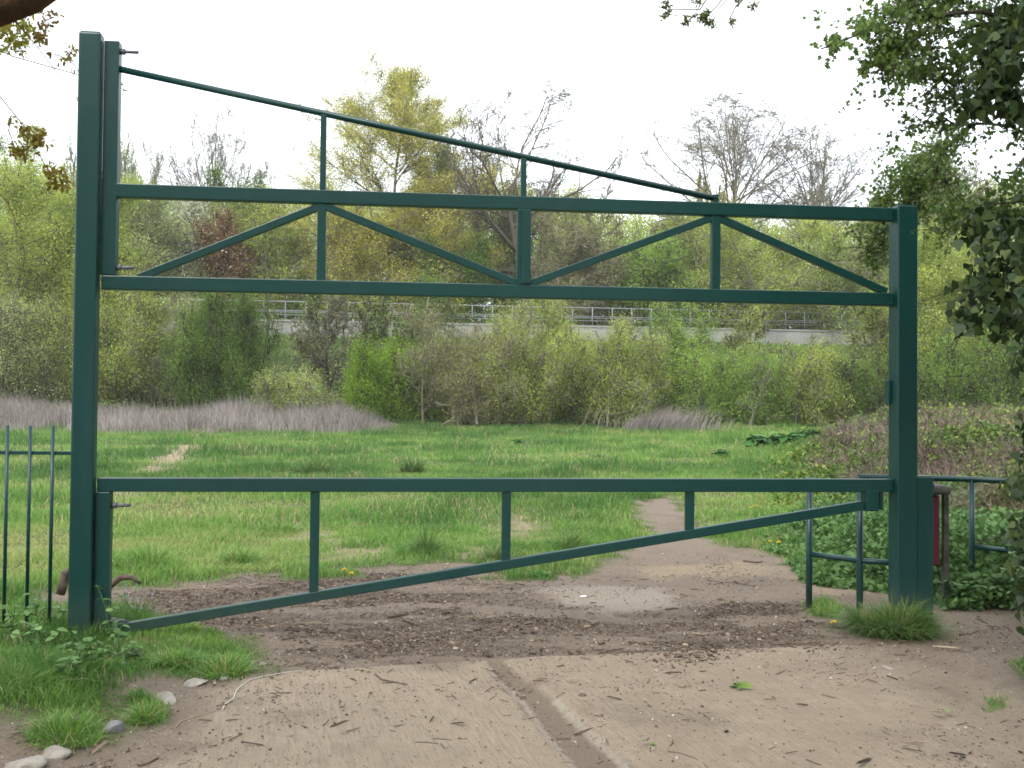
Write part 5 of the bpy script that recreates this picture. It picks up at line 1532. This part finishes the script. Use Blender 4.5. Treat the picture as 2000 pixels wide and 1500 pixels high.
# oak on the left (trunk outside the frame)
rng = np.random.default_rng(740)
ox, oy = -3.6, 3.3
OT = thing('oak_tree', 'oak whose thick brown limb and bronze young leaves hang in at the top left corner', 'tree', (ox, oy, float(surf(ox, oy))))
mb = MB(); mb.tube([(ox, oy, -.1), (ox + .05, oy, 1.2), (ox + .02, oy, 2.4), (ox + .3, oy - .05, 3.1), (ox + .5, oy - .1, 4.6)], [.32, .26, .22, .17, .1], 16)
mb.build('trunk', M_OAKB, OT)
lw = [np.array([ox + .05, oy, 2.2]), at(-420, 120, 2.9), at(-150, 60, 2.7), at(-20, 14, 2.6), at(60, -10, 2.6), at(130, -50, 2.6), at(260, -180, 2.6)]
mb = MB(); mb.tube(lw, [.13, .08, .058, .053, .045, .034, .02], 16); mb.build('limb', M_OAKB, OT)
OP = [([(-300, 60, 3.0), (-60, 70, 7.20), (0, 96, 7.60), (35, 116, 7.60), (70, 119, 7.60), (100, 132, 7.60), (128, 127, 7.60), (152, 146, 7.60)], 0.0119, 0.0038),
      ([(10, 20, 2.8), (40, 52, 6.80), (62, 78, 7.20), (78, 98, 7.20), (106, 106, 7.20), (126, 140, 7.20), (142, 172, 7.20), (152, 195, 7.20)], 0.0085, 0.0029),
      ([(-200, 60, 2.9), (-60, 120, 6.80), (0, 188, 7.00), (22, 225, 7.00), (42, 250, 7.00), (60, 268, 7.00), (78, 285, 7.00)], 0.0085, 0.0038),
      ([(22, 225, 7.00), (17, 255, 7.00), (25, 278, 7.00), (35, 300, 7.00)], 0.0043, 0.0023),
      ([(75, 300, 7.00), (88, 322, 7.00), (95, 335, 7.00), (110, 352, 7.00)], 0.0034, 0.0019),
      ([(-150, 330, 6.80), (-30, 370, 7.00), (0, 378, 7.00), (22, 405, 7.00), (28, 430, 7.00), (42, 452, 7.00)], 0.0068, 0.0019),
      ([(106, 106, 7.20), (125, 112, 7.20), (140, 120, 7.20), (160, 150, 7.30), (200, 175, 7.40), (236, 168, 7.40)], 0.0043, 0.0019),
      ([(150, 190, 7.20), (190, 215, 7.40), (225, 208, 7.40), (238, 212, 7.40), (254, 216, 7.40)], 0.0027, 0.0013),
      ([(150, 195, 7.20), (200, 240, 7.40), (232, 248, 7.40), (243, 246, 7.40), (250, 236, 7.40)], 0.0026, 0.0013)]
P, R0, R1 = guided(OP)
V, Fc = tubes(P, R0[:, None] + (R1 - R0)[:, None] * np.linspace(0, 1, 12)[None], 6)
np_obj('twigs', V, Fc, M_OAKB, OT, smooth=True)
Qs, vb = [], []
for px, py, w, h, Y, n, b in [(30, 62, 34, 22, 7.40, 330, .75), (5, 75, 20, 18, 7.40, 110, .7), (92, 50, 18, 25, 7.30, 110, .25), (75, 75, 12, 12, 7.30, 40, .3), (133, 98, 10, 12, 7.20, 34, .5), (140, 118, 8, 12, 7.20, 20, .3),
                              (40, 252, 12, 10, 7.00, 45, .45), (60, 272, 22, 14, 7.00, 120, .5), (45, 298, 20, 14, 7.00, 100, .35), (78, 272, 10, 10, 7.00, 30, .3), (108, 344, 17, 12, 7.00, 110, .45), (112, 360, 8, 8, 7.00, 30, .3),
                              (237, 172, 4, 8, 7.40, 14, .1), (-60, 100, 60, 40, 7.20, 200, .6), (4, 40, 14, 10, 6.80, 20, .5), (62, 255, 14, 8, 7.00, 40, .5)]:
    nc = n // 9 + 1; c = rng.normal(0, .75, (nc, 2)); i = rng.integers(0, nc, n)
    xy = c[i] * np.array([w, h]) + rng.normal(0, 4.2, (n, 2))
    Qs.append(np.array([at(px + q[0], py + q[1], Y + d) for q, d in zip(xy, rng.normal(0, .06, n))])); vb += [b] * n
Q = np.concatenate(Qs)
V, Fc, v = leaves(rng, Q, .038, LEAFOAK, D=np.array([0, 0, -.4]), vbase=np.array(vb), vsd=.18, fold=.4, var=.4)
np_obj('foliage', V, Fc, L_OAK, OT, v)

# narrow leaved branch at the top, right of centre
rng = np.random.default_rng(760)
OB = thing('overhanging_branch', 'thin twigs with narrow leaves hanging in from the top edge, right of centre', 'branch', at(1450, -150, 5.3))
NP = [([(1700, -420, 5.5), (1480, -140, 5.3), (1385, -15, 5.2), (1374, 5, 5.2), (1368, 16, 5.2), (1364, 28, 5.2), (1350, 33, 5.2), (1335, 29, 5.2), (1312, 18, 5.2)], 0.0192, 0.0024),
      ([(1350, 33, 5.2), (1330, 29, 5.2), (1318, 30, 5.2), (1306, 27, 5.2)], 0.0035, 0.0020),
      ([(1480, -140, 5.3), (1424, -10, 5.2), (1405, 4, 5.2), (1392, 22, 5.2), (1382, 30, 5.2)], 0.0064, 0.0028),
      ([(1500, -110, 5.3), (1428, -15, 5.2), (1410, 12, 5.2), (1395, 25, 5.2), (1388, 34, 5.2)], 0.0048, 0.0024),
      ([(1560, -160, 5.3), (1455, -4, 5.2), (1437, 12, 5.2), (1430, 32, 5.2), (1425, 36, 5.2)], 0.0064, 0.0030),
      ([(1437, 12, 5.2), (1430, 28, 5.2), (1424, 38, 5.2), (1428, 47, 5.2)], 0.0032, 0.0020),
      ([(1600, -200, 5.3), (1500, -20, 5.2), (1485, 5, 5.2), (1475, 14, 5.2)], 0.0048, 0.0020)]
P, R0, R1 = guided(NP)
V, Fc = tubes(P, R0[:, None] + (R1 - R0)[:, None] * np.linspace(0, 1, 12)[None], 6)
np_obj('twigs', V, Fc, M_BARK, OB, smooth=True)
Qs, Ds = [], []
for px, py, s, n in [(1302, 10, 8, 60), (1298, 32, 7, 55), (1306, 22, 5, 25), (1339, 42, 7, 55), (1360, 3, 9, 60), (1371, 34, 9, 90), (1380, 24, 6, 40), (1389, 47, 8, 60), (1378, 40, 6, 40), (1471, 12, 7, 50), (1431, 42, 6, 45), (1443, 3, 7, 40), (1352, 32, 5, 25)]:
    xy = rng.normal(0, .5, (n, 2)) * s
    Qs.append(np.array([at(px + q[0], py + q[1], 5.2 + d) for q, d in zip(xy, rng.normal(0, .01, n))]))
Q = np.concatenate(Qs)
V, Fc, v = leaves(rng, Q, .026, LEAFOV * np.array([1, .45]), vsd=.25)
np_obj('foliage', V, Fc, L_ASH, OB, v)
P, R0, R1 = guided([([(430, -260, 4.4), (424, -60, 4.4), (421, 0, 4.4), (420, 28, 4.4), (408, 52, 4.4), (398, 72, 4.4), (391, 93, 4.4), (380, 98, 4.4), (367, 105, 4.4)], .0022, .0009)])
V, Fc = tubes(P, R0[:, None] + (R1 - R0)[:, None] * np.linspace(0, 1, 12)[None], 6)
tag(np_obj('hanging_twig', V, Fc, M_BARKG, None, smooth=True), 'single bare thread-like twig hanging down from the top edge, right of the tall post', 'twig')

# ---------------------------------------------------------------- unseen trees, added behind and right of the viewer to block light
def shade_tree(name, label, x, y, h, w, z0, n, mat, seed, lsize=.2):
    rng = np.random.default_rng(seed)
    gz = float(surf(x, y)); t = thing(name, label, 'tree', (x, y, gz), 0, 'unseen trees added to shade the near side of the gate')
    mb = MB(); mb.tube([(x, y, gz - .1), (x + .1, y, h * .3), (x, y + .1, h * .6), (x, y, h * .9)], [.28, .2, .13, .04], 10); mb.build('trunk', M_BARK, t)
    d = unit(rng.normal(size=(n, 3))); r = rng.uniform(.35, 1, (n, 1)) ** .5
    q = d * r * np.array([w / 2, w / 2, (h - z0) / 2]) * (.75 + .5 * fbm(d[:, 0] * 3 + seed, d[:, 2] * 3 + d[:, 1] * 2, seed))[:, None]
    q = q + np.array([x, y, (h + z0) / 2])
    V, Fc, v = leaves(rng, q, lsize, LEAFOV[::2], vbase=fbm(q[:, 0], q[:, 2], seed))
    np_obj('crown', V, Fc, mat, t, v)


shade_tree('leafy_tree', 'unseen leafy tree added for shade behind the viewer on the left', -7.5, -5.5, 9.5, 8, 1.0, 16000, L_OLIVE, 801)
shade_tree('leafy_tree', 'unseen leafy tree added for shade straight behind the viewer', 0.5, -9, 10.5, 9, 1.2, 18000, L_MID, 802)
shade_tree('leafy_tree', 'unseen leafy tree added for shade behind the viewer on the right', 8, -4.5, 9.5, 8, 0.6, 16000, L_MID, 803)
shade_tree('leafy_tree', 'unseen dense leafy tree added for shade right of the track, just outside the view', 7.2, 4.2, 7.5, 5.6, 0.3, 14000, L_MID, 804, .14)

# ---------------------------------------------------------------- thin spring haze over the whole place
hz = bpy.data.materials.new('haze_air'); hz.use_nodes = True
hn = hz.node_tree.nodes; hn.clear()
ho = hn.new('ShaderNodeOutputMaterial'); hv = hn.new('ShaderNodeVolumePrincipled')
hv.inputs['Color'].default_value = (0.93, 0.96, 1, 1); hv.inputs['Density'].default_value = HAZE
hz.node_tree.links.new(hv.outputs[0], ho.inputs['Volume'])
mb = MB(); mb.box((0, 440, 14.5), (820, 940, 37))
tag(mb.build('haze', hz), kind='stuff')
